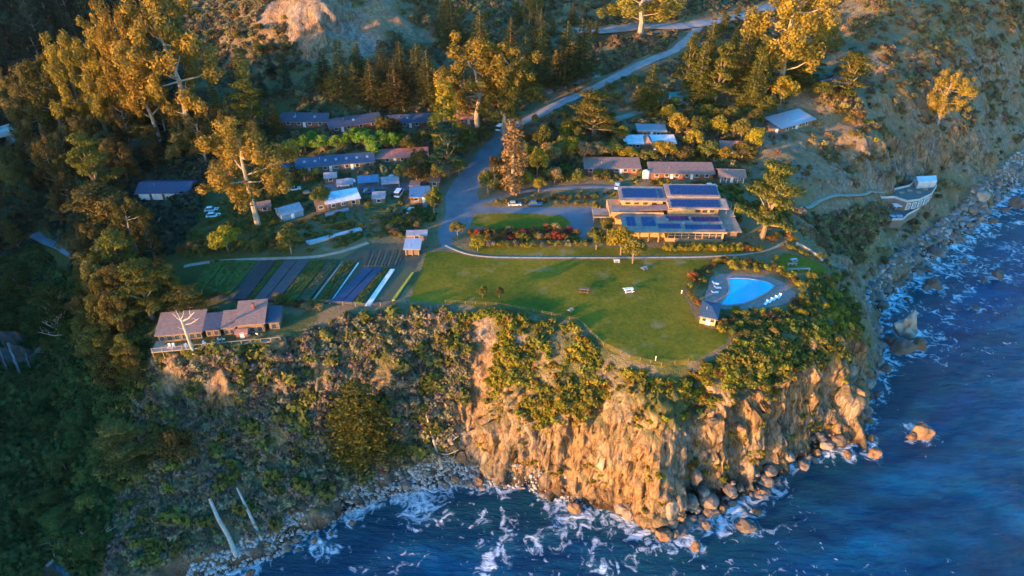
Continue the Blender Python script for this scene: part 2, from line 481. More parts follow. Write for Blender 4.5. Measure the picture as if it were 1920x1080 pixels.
for z_ in (LAWN, SMALL_LAWN, SIDE_LAWN, STRIP_LAWN, ROAD_AREA, POOL_DECK, FIELD): calm_poly(z_)
# ways: (name, pixels of the centre line, width, height above the land)
WAYS = {
 'highway': ([(1080,62),(1140,62),(1200,58),(1270,48),(1340,35),(1400,22),(1450,10),(1530,-8)], 10.0),
 'driveway': ([(940,248),(965,232),(1000,214),(1050,195),(1120,160),(1200,123),(1262,97),(1292,72),(1310,46)], 5.5),
 'spur_road': ([(1022,178),(1070,160),(1120,143)], 4.5),
 'dirt_road': ([(1150,219),(1200,207),(1222,199),(1262,186),(1310,181)], 4.0),
 'upper_drive': ([(900,380),(930,372),(970,358),(1040,352),(1100,350),(1165,352)], 4.2),
 'lawn_path': ([(836,460),(850,468),(880,478),(920,482),(1000,483),(1150,483),(1300,482),(1390,478),(1440,470),(1475,452)], 1.3),
 'farm_path': ([(345,497),(420,489),(500,485),(590,482),(640,472),(690,455)], 2.2),
 'bath_path': ([(1508,389),(1540,381),(1570,376),(1604,372),(1630,368),(1655,367)], 2.0),
 'canyon_road': ([(66,440),(90,458),(118,474),(146,492)], 3.6),
 'yard': ([(600,352),(680,346),(760,346),(800,350)], 6.0),
}
WAYPTS = {}
for k_, (pts_, w_) in WAYS.items():
    wp = [G(a, b) for a, b in pts_]
    WAYPTS[k_] = wp
for k_, (pts_, w_) in WAYS.items():
    wp = WAYPTS[k_]
    for i in range(len(wp) - 1):
        a = Vector(wp[i][:2]); b = Vector(wp[i + 1][:2]); d = (b - a).normalized(); n = Vector((-d.y, d.x)) * (w_ / 2 + 1)
        calm_poly([tuple(a + n - d), tuple(a - n - d), tuple(b - n + d), tuple(b + n + d)], 1.5)

# ------------------------------------------------------------------ ground materials
def ground_material():
    m, nt, N, K, B = _new('hillside_soil_and_rock')
    g = N.new('ShaderNodeNewGeometry')
    sx = N.new('ShaderNodeSeparateXYZ'); K.new(g.outputs['Normal'], sx.inputs[0])
    n1 = N.new('ShaderNodeTexNoise'); n1.inputs['Scale'].default_value = 0.16; n1.inputs['Detail'].default_value = 9; n1.inputs['Roughness'].default_value = 0.65
    K.new(g.outputs['Position'], n1.inputs['Vector'])
    soil = ramp(N, [(0.125,0.10,0.05),(0.20,0.145,0.08),(0.17,0.145,0.06),(0.29,0.21,0.125)], [0.3,0.45,0.56,0.7]); K.new(n1.outputs['Fac'], soil.inputs[0])
    mp = N.new('ShaderNodeMapping'); mp.inputs['Scale'].default_value = (1, 1, 0.28); K.new(g.outputs['Position'], mp.inputs[0])
    n2 = N.new('ShaderNodeTexNoise'); n2.inputs['Scale'].default_value = 0.5; n2.inputs['Detail'].default_value = 10; n2.inputs['Roughness'].default_value = 0.7; n2.inputs['Distortion'].default_value = 0.6
    K.new(mp.outputs[0], n2.inputs['Vector'])
    rock = ramp(N, [(0.045,0.032,0.023),(0.15,0.092,0.050),(0.26,0.16,0.085),(0.33,0.215,0.12),(0.42,0.31,0.205)], [0.30,0.40,0.50,0.60,0.74]); K.new(n2.outputs['Fac'], rock.inputs[0])
    n4 = N.new('ShaderNodeTexNoise'); n4.inputs['Scale'].default_value = 0.055; n4.inputs['Detail'].default_value = 5; n4.inputs['Roughness'].default_value = 0.7; K.new(g.outputs['Position'], n4.inputs['Vector'])
    gq = N.new('ShaderNodeMapRange'); gq.inputs[1].default_value = 0.47; gq.inputs[2].default_value = 0.58; gq.inputs[4].default_value = 0.8; K.new(n4.outputs['Fac'], gq.inputs[0])
    rkg = ramp(N, [(0.045,0.04,0.036),(0.14,0.12,0.10),(0.25,0.22,0.19),(0.38,0.34,0.30)], [0.3,0.42,0.56,0.72]); K.new(n2.outputs['Fac'], rkg.inputs[0])
    rmx = N.new('ShaderNodeMix'); rmx.data_type = 'RGBA'; K.new(gq.outputs[0], rmx.inputs[0]); K.new(rock.outputs[0], rmx.inputs[6]); K.new(rkg.outputs[0], rmx.inputs[7])
    ad = N.new('ShaderNodeMath'); ad.operation = 'MULTIPLY_ADD'; ad.inputs[1].default_value = 0.35; K.new(n1.outputs['Fac'], ad.inputs[0]); K.new(sx.outputs['Z'], ad.inputs[2])
    mr = N.new('ShaderNodeMapRange'); mr.inputs[1].default_value = 0.72; mr.inputs[2].default_value = 0.90; mr.inputs[3].default_value = 1; mr.inputs[4].default_value = 0
    K.new(ad.outputs[0], mr.inputs[0])
    at = N.new('ShaderNodeAttribute'); at.attribute_name = 'bare'
    mxm = N.new('ShaderNodeMath'); mxm.operation = 'MAXIMUM'; K.new(mr.outputs[0], mxm.inputs[0]); K.new(at.outputs['Fac'], mxm.inputs[1])
    mix = N.new('ShaderNodeMix'); mix.data_type = 'RGBA'; K.new(mxm.outputs[0], mix.inputs[0]); K.new(soil.outputs[0], mix.inputs[6]); K.new(rmx.outputs[2], mix.inputs[7])
    # green turf tone where the plants are lush, wet stone at the tide line
    gt = N.new('ShaderNodeAttribute'); gt.attribute_name = 'lush'
    mg = N.new('ShaderNodeMix'); mg.data_type = 'RGBA'; mg.inputs[7].default_value = (0.075, 0.085, 0.02, 1)
    K.new(gt.outputs['Fac'], mg.inputs[0]); K.new(mix.outputs[2], mg.inputs[6])
    ps = N.new('ShaderNodeSeparateXYZ'); K.new(g.outputs['Position'], ps.inputs[0])
    pn = N.new('ShaderNodeMath'); pn.operation = 'MULTIPLY_ADD'; pn.inputs[1].default_value = -3.0; K.new(n2.outputs['Fac'], pn.inputs[0]); K.new(ps.outputs['Z'], pn.inputs[2])
    wet = N.new('ShaderNodeMapRange'); wet.inputs[1].default_value = -0.6; wet.inputs[2].default_value = 2.6; wet.inputs[3].default_value = 0.28; wet.inputs[4].default_value = 1.0
    K.new(pn.outputs[0], wet.inputs[0])
    mw = N.new('ShaderNodeVectorMath'); mw.operation = 'SCALE'; K.new(mg.outputs[2], mw.inputs[0]); K.new(wet.outputs[0], mw.inputs['Scale'])
    vc = N.new('ShaderNodeTexVoronoi'); vc.feature = 'DISTANCE_TO_EDGE'; vc.inputs['Scale'].default_value = 0.55
    nd = N.new('ShaderNodeVectorMath'); nd.operation = 'MULTIPLY_ADD'; nd.inputs[1].default_value = (2.2, 2.2, 2.2); K.new(n2.outputs['Color'], nd.inputs[0]); K.new(mp.outputs[0], nd.inputs[2])
    K.new(nd.outputs[0], vc.inputs['Vector'])
    ck = N.new('ShaderNodeMapRange'); ck.inputs[1].default_value = 0.0; ck.inputs[2].default_value = 0.10; ck.inputs[3].default_value = 0.45; ck.inputs[4].default_value = 1.0; K.new(vc.outputs['Distance'], ck.inputs[0])
    cm = N.new('ShaderNodeMapRange'); cm.inputs[3].default_value = 1.0; K.new(mr.outputs[0], cm.inputs[0]); K.new(ck.outputs[0], cm.inputs[4])
    mk = N.new('ShaderNodeVectorMath'); mk.operation = 'SCALE'; K.new(mw.outputs[0], mk.inputs[0]); K.new(cm.outputs[0], mk.inputs['Scale'])
    K.new(mk.outputs[0], B.inputs['Base Color'])
    B.inputs['Roughness'].default_value = 0.9; B.inputs['Specular IOR Level'].default_value = 0.2
    bp = N.new('ShaderNodeBump'); bp.inputs['Strength'].default_value = 1.0; bp.inputs['Distance'].default_value = 1.1
    n3 = N.new('ShaderNodeTexNoise'); n3.inputs['Scale'].default_value = 1.3; n3.inputs['Detail'].default_value = 8; n3.inputs['Roughness'].default_value = 0.7
    K.new(mp.outputs[0], n3.inputs['Vector'])
    K.new(n3.outputs['Fac'], bp.inputs['Height']); K.new(bp.outputs[0], B.inputs['Normal'])
    return m
M_GROUND = ground_material()
def lawn_material():
    m, nt, N, K, B = _new('mown_lawn')
    g = N.new('ShaderNodeNewGeometry')
    def noise(s, d=6, r=0.6):
        n = N.new('ShaderNodeTexNoise'); n.inputs['Scale'].default_value = s; n.inputs['Detail'].default_value = d; n.inputs['Roughness'].default_value = r; K.new(g.outputs['Position'], n.inputs['Vector']); return n
    n1, n2, n3 = noise(0.055), noise(0.9, 8, 0.75), noise(0.16, 4)
    r1 = ramp(N, [(0.060,0.090,0.008),(0.110,0.115,0.009),(0.17,0.135,0.010),(0.23,0.16,0.014)], [0.32,0.45,0.55,0.68]); K.new(n1.outputs['Fac'], r1.inputs[0])
    r2 = ramp(N, [(0.62,0.62,0.62),(1.25,1.2,1.1)], [0.3,0.7]); K.new(n2.outputs['Fac'], r2.inputs[0])
    mu = N.new('ShaderNodeMix'); mu.data_type = 'RGBA'; mu.blend_type = 'MULTIPLY'; mu.inputs[0].default_value = 1; K.new(r1.outputs[0], mu.inputs[6]); K.new(r2.outputs[0], mu.inputs[7])
    mr = N.new('ShaderNodeMapRange'); mr.inputs[1].default_value = 0.58; mr.inputs[2].default_value = 0.70; mr.inputs[4].default_value = 0.8; K.new(n3.outputs['Fac'], mr.inputs[0])
    mx = N.new('ShaderNodeMix'); mx.data_type = 'RGBA'; mx.inputs[7].default_value = (0.24,0.17,0.075,1); K.new(mr.outputs[0], mx.inputs[0]); K.new(mu.outputs[2], mx.inputs[6])
    K.new(mx.outputs[2], B.inputs['Base Color']); B.inputs['Roughness'].default_value = 0.95; B.inputs['Specular IOR Level'].default_value = 0.1
    bp = N.new('ShaderNodeBump'); bp.inputs['Strength'].default_value = 0.7; bp.inputs['Distance'].default_value = 0.15; K.new(n2.outputs['Fac'], bp.inputs['Height']); K.new(bp.outputs[0], B.inputs['Normal'])
    return m
M_LAWN = lawn_material()
M_ASPH = mat('worn_asphalt', [(0.085,0.10,0.12),(0.12,0.135,0.155),(0.16,0.165,0.18)], 0.18, 0.85, 0.2, world=True, bscale=6)
M_ROAD2 = mat('sun_bleached_asphalt', [(0.17,0.16,0.155),(0.26,0.24,0.225),(0.34,0.305,0.28)], 0.2, 0.9, 0.2, world=True, bscale=6)
M_DIRT = mat('packed_dirt', [(0.20,0.15,0.11),(0.30,0.23,0.17),(0.36,0.28,0.21)], 0.5, 0.95, 0.3, world=True)
M_PATH = mat('pale_gravel', [(0.17,0.14,0.11),(0.26,0.215,0.165),(0.33,0.275,0.215)], 0.9, 0.95, 0.2, world=True)
M_FIELD = mat('field_soil', [(0.045,0.045,0.03),(0.075,0.07,0.045),(0.06,0.085,0.03)], 0.25, 0.95, 0.4, world=True)
M_PAVE = mat('pool_paving', [(0.16,0.105,0.09),(0.24,0.16,0.135),(0.31,0.215,0.18)], 1.0, 0.8, 0.2, world=True)

# ------------------------------------------------------------------ the land as one sheet, cut where the surface changes
def build_land():
    ang = np.concatenate([np.arange(-76, -52, 0.9), np.arange(-52, 47, 0.135), np.arange(47, 70, 0.9)])
    rr = [52.0]
    while rr[-1] < 1080:
        r = rr[-1]
        rr.append(r + (0.6 if r < 104 else 0.20 if r < 158 else 0.0029 * r if r < 330 else 0.0029 * r * (r / 330) ** 1.6))
    rr = np.array(rr)
    A, RR = np.meshgrid(np.radians(ang), rr)
    X, Y = RR * np.sin(A), RR * np.cos(A)
    Z = H0(X, Y)
    Z = np.where(Y > 985, Z, Z)
    V = np.stack([X, Y, Z], -1)
    du = np.gradient(V, axis=1); dv = np.gradient(V, axis=0)
    n = np.cross(du, dv); n /= np.linalg.norm(n, axis=-1, keepdims=True) + 1e-9
    n *= np.sign(n[..., 2:3])
    V = V + crag(X, Y, Z, n)
    ny, nx = X.shape
    idx = np.arange(ny * nx).reshape(ny, nx)
    F = np.stack([idx[:-1, :-1], idx[:-1, 1:], idx[1:, 1:], idx[1:, :-1]], -1).reshape(-1, 4)
    F = F[:, ::-1]
    VV = V.reshape(-1, 3)
    cx = VV[F].mean(1)
    keep = cx[:, 2] > -3.2
    kind = np.zeros(len(F), int)
    near = (cx[:, 2] > 30) & (np.hypot(cx[:, 0], cx[:, 1]) < 300)
    for k, (poly, nm, m) in enumerate(ZONES, 1):
        s = near.nonzero()[0]
        s = s[inpoly(poly, cx[s, 0], cx[s, 1])]
        kind[s] = k
    xs, ys, zs = VV[:, 0], VV[:, 1], VV[:, 2]
    # bare ground: the erosion scar, patches on the slope, boulder beaches; lush: moist brow and canyon
    bare = np.zeros(len(VV))
    for px, py, rad in ((905,640,4.5),(905,670,4.0),(902,700,4.5),(893,735,4.5),(870,790,5),(860,830,5),(975,640,2.5),(1000,600,1.6),(340,725,3),(325,705,3),(420,720,3),(400,735,2),(850,600,2),(650,50,14),(560,30,12),(715,20,10),(600,90,9),(1650,120,7),(1560,95,6),(640,20,12),(1500,220,3),(600,40,12),(680,80,10),(740,45,11),(520,20,11),(770,60,8),(1740,250,6),(1790,265,8),(1850,260,8),(1480,440,1.5),(1450,690,1.5)):
        gx, gy, gz = G(px, py)
        d = np.hypot(xs - gx, ys - gy)
        bare = np.maximum(bare, sstep(1.25, 0.6, d / rad + 0.35 * fbm(xs / 3, ys / 3, zs / 3, 31, 2)))
    bare = np.maximum(bare, 0.8 * sstep(78, 100, xs) * sstep(170, 200, ys) * sstep(-0.5, 0.15, fbm(xs / 9, ys / 9, zs / 9, 37, 3)) * sstep(60, 40, zs))
    bare = np.maximum(bare, sstep(5.5, 3.0, zs + 1.2 * fbm(xs / 4, ys / 4, 0 * xs, 33, 2)))
    lush = sstep(-60, -95, xs - 0.12 * (ys - 120)) * sstep(320, 260, ys) + 0.85 * sstep(0.1, 0.5, fbm(xs / 9, ys / 9, 0 * xs, 35, 3)) * sstep(24, 27, zs) * sstep(190, 160, ys)
    lush = np.clip(lush, 0, 1) * (1 - bare)
    def put(sel, nm, m, kindname='structure'):
        fs = F[sel]
        u, inv = np.unique(fs, return_inverse=True)
        me = mesh_np(nm, VV[u], inv.reshape(-1, 4), True)
        for an, arr in (('bare', bare), ('lush', lush)):
            a = me.attributes.new(an, 'FLOAT', 'POINT'); a.data.foreach_set('value', arr[u].astype(np.float32))
        o = link(nm, me, m); o['kind'] = kindname
        return o
    put(keep & (kind == 0), 'terrain', M_GROUND)
    for k, (poly, nm, m) in enumerate(ZONES, 1):
        put(keep & (kind == k), nm, m)
ZONES = [(LAWN, 'lawn', M_LAWN), (SMALL_LAWN, 'lawn_oval', M_LAWN), (SIDE_LAWN, 'lawn_terrace', M_LAWN), (STRIP_LAWN, 'lawn_verge', M_LAWN), (ROAD_AREA, 'road', M_ASPH), (POOL_DECK, 'pool_terrace', M_PAVE), (FIELD, 'farm_field', M_FIELD)]
build_land()

def drape(name, pts, width, m, lift=0.13, step=1.2, across=4):
    c = dense([p[:2] for p in pts], step)
    c = np.array(c)
    for _ in range(6):
        c[1:-1] = 0.25 * c[:-2] + 0.5 * c[1:-1] + 0.25 * c[2:]
    d = np.gradient(c, axis=0); d /= np.linalg.norm(d, axis=1, keepdims=True)
    nrm = np.stack([-d[:, 1], d[:, 0]], 1)
    vs = []
    ed = 0.12 * width * vnoise(c[:, 0] / 4, c[:, 1] / 4, 0 * c[:, 0], 77)
    for k in range(across + 1):
        off = (k / across - 0.5) * width
        off = off + (ed * (1 if k == across else -1) if k in (0, across) else 0)
        q = c + nrm * np.reshape(off, (-1, 1))
        vs.append(q)
    Q = np.stack(vs, 1)
    z = H0(Q[..., 0], Q[..., 1])
    z = np.maximum(z, z.max(1, keepdims=True) - 0.25) + lift
    z[:, 0] -= lift + 0.25; z[:, -1] -= lift + 0.25
    V = np.concatenate([Q, z[..., None]], -1)
    n, k = Q.shape[:2]
    idx = np.arange(n * k).reshape(n, k)
    F = np.stack([idx[:-1, :-1], idx[:-1, 1:], idx[1:, 1:], idx[1:, :-1]], -1).reshape(-1, 4)[:, ::-1]
    o = link(name, mesh_np(name, V.reshape(-1, 3), F, True), m); o['kind'] = 'structure'
    return o
for k_, m_ in (('highway', M_ROAD2), ('driveway', M_ROAD2), ('spur_road', M_ROAD2), ('dirt_road', M_DIRT), ('upper_drive', M_ASPH), ('lawn_path', M_PATH), ('farm_path', M_DIRT), ('bath_path', M_PATH), ('canyon_road', M_ASPH), ('yard', M_ASPH)):
    drape(k_ if k_ != 'yard' else 'yard_ground', WAYPTS[k_], WAYS[k_][1], m_, lift=0.13 if k_ != 'highway' else 0.2)
drape('road_shoulder', [G(a, b + 7) for a, b in WAYS['highway'][0][2:7]], 3.0, M_DIRT, lift=0.1)

# ------------------------------------------------------------------ sea
def water_material():
    m, nt, N, K, B = _new('sea_water')
    g = N.new('ShaderNodeNewGeometry')
    f = N.new('ShaderNodeAttribute'); f.attribute_name = 'foam'
    s = N.new('ShaderNodeAttribute'); s.attribute_name = 'shallow'
    n0 = N.new('ShaderNodeTexNoise'); n0.inputs['Scale'].default_value = 0.06; n0.inputs['Detail'].default_value = 9; n0.inputs['Roughness'].default_value = 0.68
    m0 = N.new('ShaderNodeMapping'); m0.inputs['Scale'].default_value = (0.5, 1.3, 1); m0.inputs['Rotation'].default_value = (0, 0, R(28)); K.new(g.outputs['Position'], m0.inputs[0]); K.new(m0.outputs[0], n0.inputs['Vector'])
    deep = ramp(N, [(0.0004,0.014,0.040),(0.0004,0.045,0.110),(0.001,0.105,0.245)]); K.new(n0.outputs['Fac'], deep.inputs[0])  # streaked dark and light blues paint in the shading of the wave slopes
    ms = N.new('ShaderNodeMix'); ms.data_type = 'RGBA'; ms.inputs[7].default_value = (0.004,0.045,0.060,1); K.new(s.outputs['Fac'], ms.inputs[0]); K.new(deep.outputs[0], ms.inputs[6])
    # foam: lacy cells broken by finer noise, thresholded by how much surf there is
    v = N.new('ShaderNodeTexNoise'); v.inputs['Scale'].default_value = 0.27; v.inputs['Detail'].default_value = 9; v.inputs['Roughness'].default_value = 0.64; v.inputs['Distortion'].default_value = 1.6
    K.new(g.outputs['Position'], v.inputs['Vector'])
    vr = N.new('ShaderNodeMapRange'); vr.inputs[1].default_value = 0.30; vr.inputs[2].default_value = 0.70; K.new(v.outputs['Fac'], vr.inputs[0])
    th = N.new('ShaderNodeMath'); th.operation = 'ADD'; K.new(vr.outputs[0], th.inputs[0]); K.new(f.outputs['Fac'], th.inputs[1])
    mr = N.new('ShaderNodeMapRange'); mr.inputs[1].default_value = 0.98; mr.inputs[2].default_value = 1.36; K.new(th.outputs[0], mr.inputs[0])
    mk = N.new('ShaderNodeMapRange'); mk.inputs[1].default_value = 0.34; mk.inputs[2].default_value = 0.72; mk.inputs[4].default_value = 0.75; K.new(f.outputs['Fac'], mk.inputs[0])
    mi = N.new('ShaderNodeMix'); mi.data_type = 'RGBA'; mi.inputs[7].default_value = (0.022,0.105,0.15,1); K.new(mk.outputs[0], mi.inputs[0]); K.new(ms.outputs[2], mi.inputs[6])
    ms = mi
    mf = N.new('ShaderNodeMix'); mf.data_type = 'RGBA'; mf.inputs[7].default_value = (0.62,0.67,0.72,1); K.new(mr.outputs[0], mf.inputs[0]); K.new(ms.outputs[2], mf.inputs[6])
    K.new(mf.outputs[2], B.inputs['Base Color'])
    rg = N.new('ShaderNodeMapRange'); rg.inputs[3].default_value = 0.12; rg.inputs[4].default_value = 0.8; K.new(mr.outputs[0], rg.inputs[0]); K.new(rg.outputs[0], B.inputs['Roughness'])
    B.inputs['IOR'].default_value = 1.33; B.inputs['Specular IOR Level'].default_value = 0.13
    mp = N.new('ShaderNodeMapping'); mp.inputs['Scale'].default_value = (0.35, 1.0, 1); mp.inputs['Rotation'].default_value = (0, 0, R(28)); K.new(g.outputs['Position'], mp.inputs[0])
    w = N.new('ShaderNodeTexNoise'); w.inputs['Scale'].default_value = 0.65; w.inputs['Detail'].default_value = 8; w.inputs['Roughness'].default_value = 0.62; K.new(mp.outputs[0], w.inputs['Vector'])
    bp = N.new('ShaderNodeBump'); bp.inputs['Strength'].default_value = 1.0; bp.inputs['Distance'].default_value = 1.3; K.new(w.outputs['Fac'], bp.inputs['Height']); K.new(bp.outputs[0], B.inputs['Normal'])
    return m
SEA_ROCKS = []     # (x, y, r) filled below: surf breaks on them
ROCK_PX = [(1698,622,25,'s'),(1672,640,17,'d'),(1722,648,17,'o'),(1690,655,22,'d'),(1660,690,12,'d'),(1565,768,17,'s'),(1580,803,16,'o'),(1612,792,14,'d'),(1628,788,10,'o'),(1632,823,10,'o'),(1640,849,13,'o'),(1568,836,14,'d'),(1590,852,10,'o'),(1531,848,9,'o'),(1555,800,10,'d'),(1728,812,19,'o'),(1710,818,9,'o'),(1400,990,17,'d'),(1420,960,9,'o'),(1305,1025,11,'o'),(1330,960,13,'d'),(1355,955,11,'o'),(1325,985,12,'d'),(1427,921,9,'o'),(1295,940,16,'d'),(1120,920,22,'s'),(1078,952,15,'o'),(868,876,17,'o'),(900,905,10,'o'),(855,900,10,'o'),(955,868,13,'d'),(1005,880,10,'o'),(1030,905,9,'o'),(660,980,6,'o'),(1750,535,14,'d'),(1735,540,9,'d'),(1870,515,11,'d'),(1845,525,6,'d'),(1830,577,7,'d'),(1835,388,16,'s'),(1905,385,14,'d'),(1885,395,9,'d'),(1750,475,12,'d'),(1790,440,10,'d'),(1720,505,11,'d'),(1690,530,10,'d'),(1655,575,12,'d'),(1740,505,9,'d'),(1860,415,9,'d'),(1600,740,12,'s'),(1630,745,9,'d'),(1645,740,7,'d'),(1245,1005,16,'o'),(1265,1000,12,'d'),(1225,990,11,'d'),(1270,975,12,'o'),(1360,905,8,'o'),(1385,925,9,'d'),(1310,915,10,'d'),(1340,920,9,'d'),(1160,935,10,'d'),(1180,950,9,'o'),(1200,965,9,'d'),(1050,925,9,'d'),(980,895,9,'d'),(505,1030,8,'o'),(540,1020,7,'o'),(560,1030,6,'d'),(590,1012,8,'o'),(470,1075,9,'o'),(620,1000,6,'d'),(1500,865,8,'d'),(1700,560,7,'d'),(1810,490,6,'d')]
for px, py, r, c in ROCK_PX:
    x, y = P(px, py, 0.4)
    SEA_ROCKS.append((x, y, r * 195 / FPX * (0.9 if py > 600 else 1.4), c))
def build_sea():
    ang = np.concatenate([np.arange(-85, -52, 1.5), np.arange(-52, 47, 0.17), np.arange(47, 100, 1.2)])
    rr = [40.0]
    while rr[-1] < 420: rr.append(rr[-1] + max(0.5, 0.0036 * rr[-1]))
    while rr[-1] < 30000: rr.append(rr[-1] * 1.12)
    A, RR = np.meshgrid(np.radians(ang), np.array(rr))
    X, Y = RR * np.sin(A), RR * np.cos(A)
    hb = bil(HGT, X, Y)
    sd = shoredist(X, Y)
    sd = np.where(hb > 0, -sd, sd)
    ca, sa = math.cos(R(28)), math.sin(R(28))
    U, Vv = X * ca + Y * sa, -X * sa + Y * ca
    near = sstep(900, 300, RR)
    Z = near * (0.45 * vnoise(U / 30, Vv / 9, 0 * X, 41) + 0.28 * vnoise(U / 11, Vv / 4, 0 * X, 42) + 0.13 * vnoise(X / 3.5, Y / 2.2, 0 * X, 43))
    Z *= sstep(-2, 6, sd)
    f = 0.66 * sstep(15, 0.5, sd + 5 * fbm(X / 9, Y / 9, 0 * X, 44, 3))
    # long arms of spent foam drifting off the cove and the headland
    cove = sstep(46, 12, np.hypot(X - 4, (Y - 98) * 1.3)) + 0.8 * sstep(40, 8, np.hypot(X - 52, (Y - 104) * 1.2)) + 0.8 * sstep(36, 8, np.hypot(X + 45, (Y - 92) * 1.2)) + 0.75 * sstep(30, 6, np.hypot(X - 100, Y - 148)) + 0.6 * sstep(22, 6, np.hypot(X - 92, Y - 88))
    wx = X + 5 * fbm(X / 11, Y / 11, 0 * X, 46, 3); wy = Y + 5 * fbm(X / 11 + 9, Y / 11 + 4, 0 * X, 52, 3)
    p1, q1 = wx * 0.83 + wy * 0.56, -wx * 0.56 + wy * 0.83
    lace = 1 - np.abs(fbm(p1 / 9, q1 / 6, 0 * X, 45, 3)) * 2.6
    patch = sstep(-0.25, 0.75, fbm(wx / 13, wy / 10, 0 * X, 53, 4))
    f = np.maximum(f, np.clip(cove, 0, 1) * (0.24 + 0.30 * np.clip(lace, 0, 1) + 0.30 * (patch - 0.4)))
    coast = sstep(60, 8, sd) * sstep(140, 175, Y)
    f = np.maximum(f, coast * (0.29 + 0.22 * np.clip(1 - np.abs(fbm(U / 14 + 0.3 * p1 / 9, Vv / 4, 0 * X, 47, 3)) * 2.4, 0, 1) + 0.22 * (patch - 0.4)))
    f = np.maximum(f, (0.20 + 0.20 * np.clip(1 - np.abs(fbm(p1 / 24, q1 / 9, 0 * X, 48, 3)) * 3.5, 0, 1) + 0.14 * (patch - 0.4)) * sstep(-0.1, 0.6, vnoise(X / 40, Y / 40, 0 * X, 49)))
    for x, y, r, c in SEA_ROCKS:
        d = np.hypot(X - x, Y - y) / r
        f = np.maximum(f, 0.60 * sstep(2.9, 1.0, d + 0.7 * vnoise(X / 2, Y / 2, 0 * X, 51)))
    sh = sstep(26, 2, sd) * 0.85
    V = np.stack([X, Y, Z], -1)
    ny, nx = X.shape
    idx = np.arange(ny * nx).reshape(ny, nx)
    F = np.stack([idx[:-1, :-1], idx[:-1, 1:], idx[1:, 1:], idx[1:, :-1]], -1).reshape(-1, 4)[:, ::-1]
    ok = (hb < 3.0) | (RR > 700)
    F = F[ok.ravel()[F].any(1)]
    u, inv = np.unique(F, return_inverse=True)
    me = mesh_np('sea', V.reshape(-1, 3)[u], inv.reshape(-1, 4), True)
    for an, arr in (('foam', f), ('shallow', sh)):
        a = me.attributes.new(an, 'FLOAT', 'POINT'); a.data.foreach_set('value', arr.ravel()[u].astype(np.float32))
    o = link('sea', me, water_material()); o['kind'] = 'structure'
build_sea()

# ------------------------------------------------------------------ plants: crowns of many leaf tufts over real limbs
def tufts(lobes, n, size, rs, shell=0.62, lift=0.25, aspect=0.7, weights=None):
    """n leaf tufts (bent quads) on the outer shell of ellipsoid lobes (cx,cy,cz,rx,ry,rz)"""
    Lb = np.array(lobes, float)
    w = (Lb[:, 3] * Lb[:, 4] + Lb[:, 4] * Lb[:, 5] + Lb[:, 3] * Lb[:, 5]) ** 1.0
    w = w / w.sum()
    k = rs.choice(len(Lb), n, p=w)
    d = rs.normal(size=(n, 3)); d /= np.linalg.norm(d, axis=1, keepdims=True)
    rad = shell + (1.08 - shell) * rs.rand(n, 1) ** 0.6
    c = Lb[k, :3] + d * Lb[k, 3:] * rad
    nr = d / np.maximum(Lb[k, 3:], 1e-3); nr /= np.linalg.norm(nr, axis=1, keepdims=True)
    nr = nr + rs.normal(size=(n, 3)) * 0.45; nr[:, 2] += lift
    nr /= np.linalg.norm(nr, axis=1, keepdims=True)
    a = np.cross(nr, rs.normal(size=(n, 3))); a /= np.linalg.norm(a, axis=1, keepdims=True)
    b = np.cross(nr, a)
    s = (size * (0.55 + 0.9 * rs.rand(n)))[:, None]
    a = a * s * 0.5; b = b * s * 0.5 * aspect
    bend = nr * s * 0.16
    V = np.stack([c - a - bend, c - b * 1.0, c + a - bend, c + b], 1).reshape(-1, 3)
    F = np.arange(n * 4).reshape(n, 4)
    return V, F
def crown_mesh(name, V, F, m):
    me = mesh_np(name, V, F); me.materials.append(m); return me
def trunk_mesh(name, mb, m):
    me = mb.mesh(name); me.materials.append(m); return me
M_BARK_PALE = mat('pale_bark', [(0.17,0.14,0.11),(0.28,0.235,0.19),(0.36,0.31,0.26)], 1.5, 0.9, 0.3, (1,1,0.3))
M_BARK = mat('brown_bark', [(0.09,0.065,0.045),(0.17,0.12,0.085),(0.22,0.17,0.12)], 2.0, 0.95, 0.5, (1,1,0.25))
M_SNAG = mat('bleached_wood', [(0.16,0.14,0.12),(0.32,0.285,0.25),(0.44,0.40,0.35)], 1.6, 0.85, 0.4, (1,1,0.2))
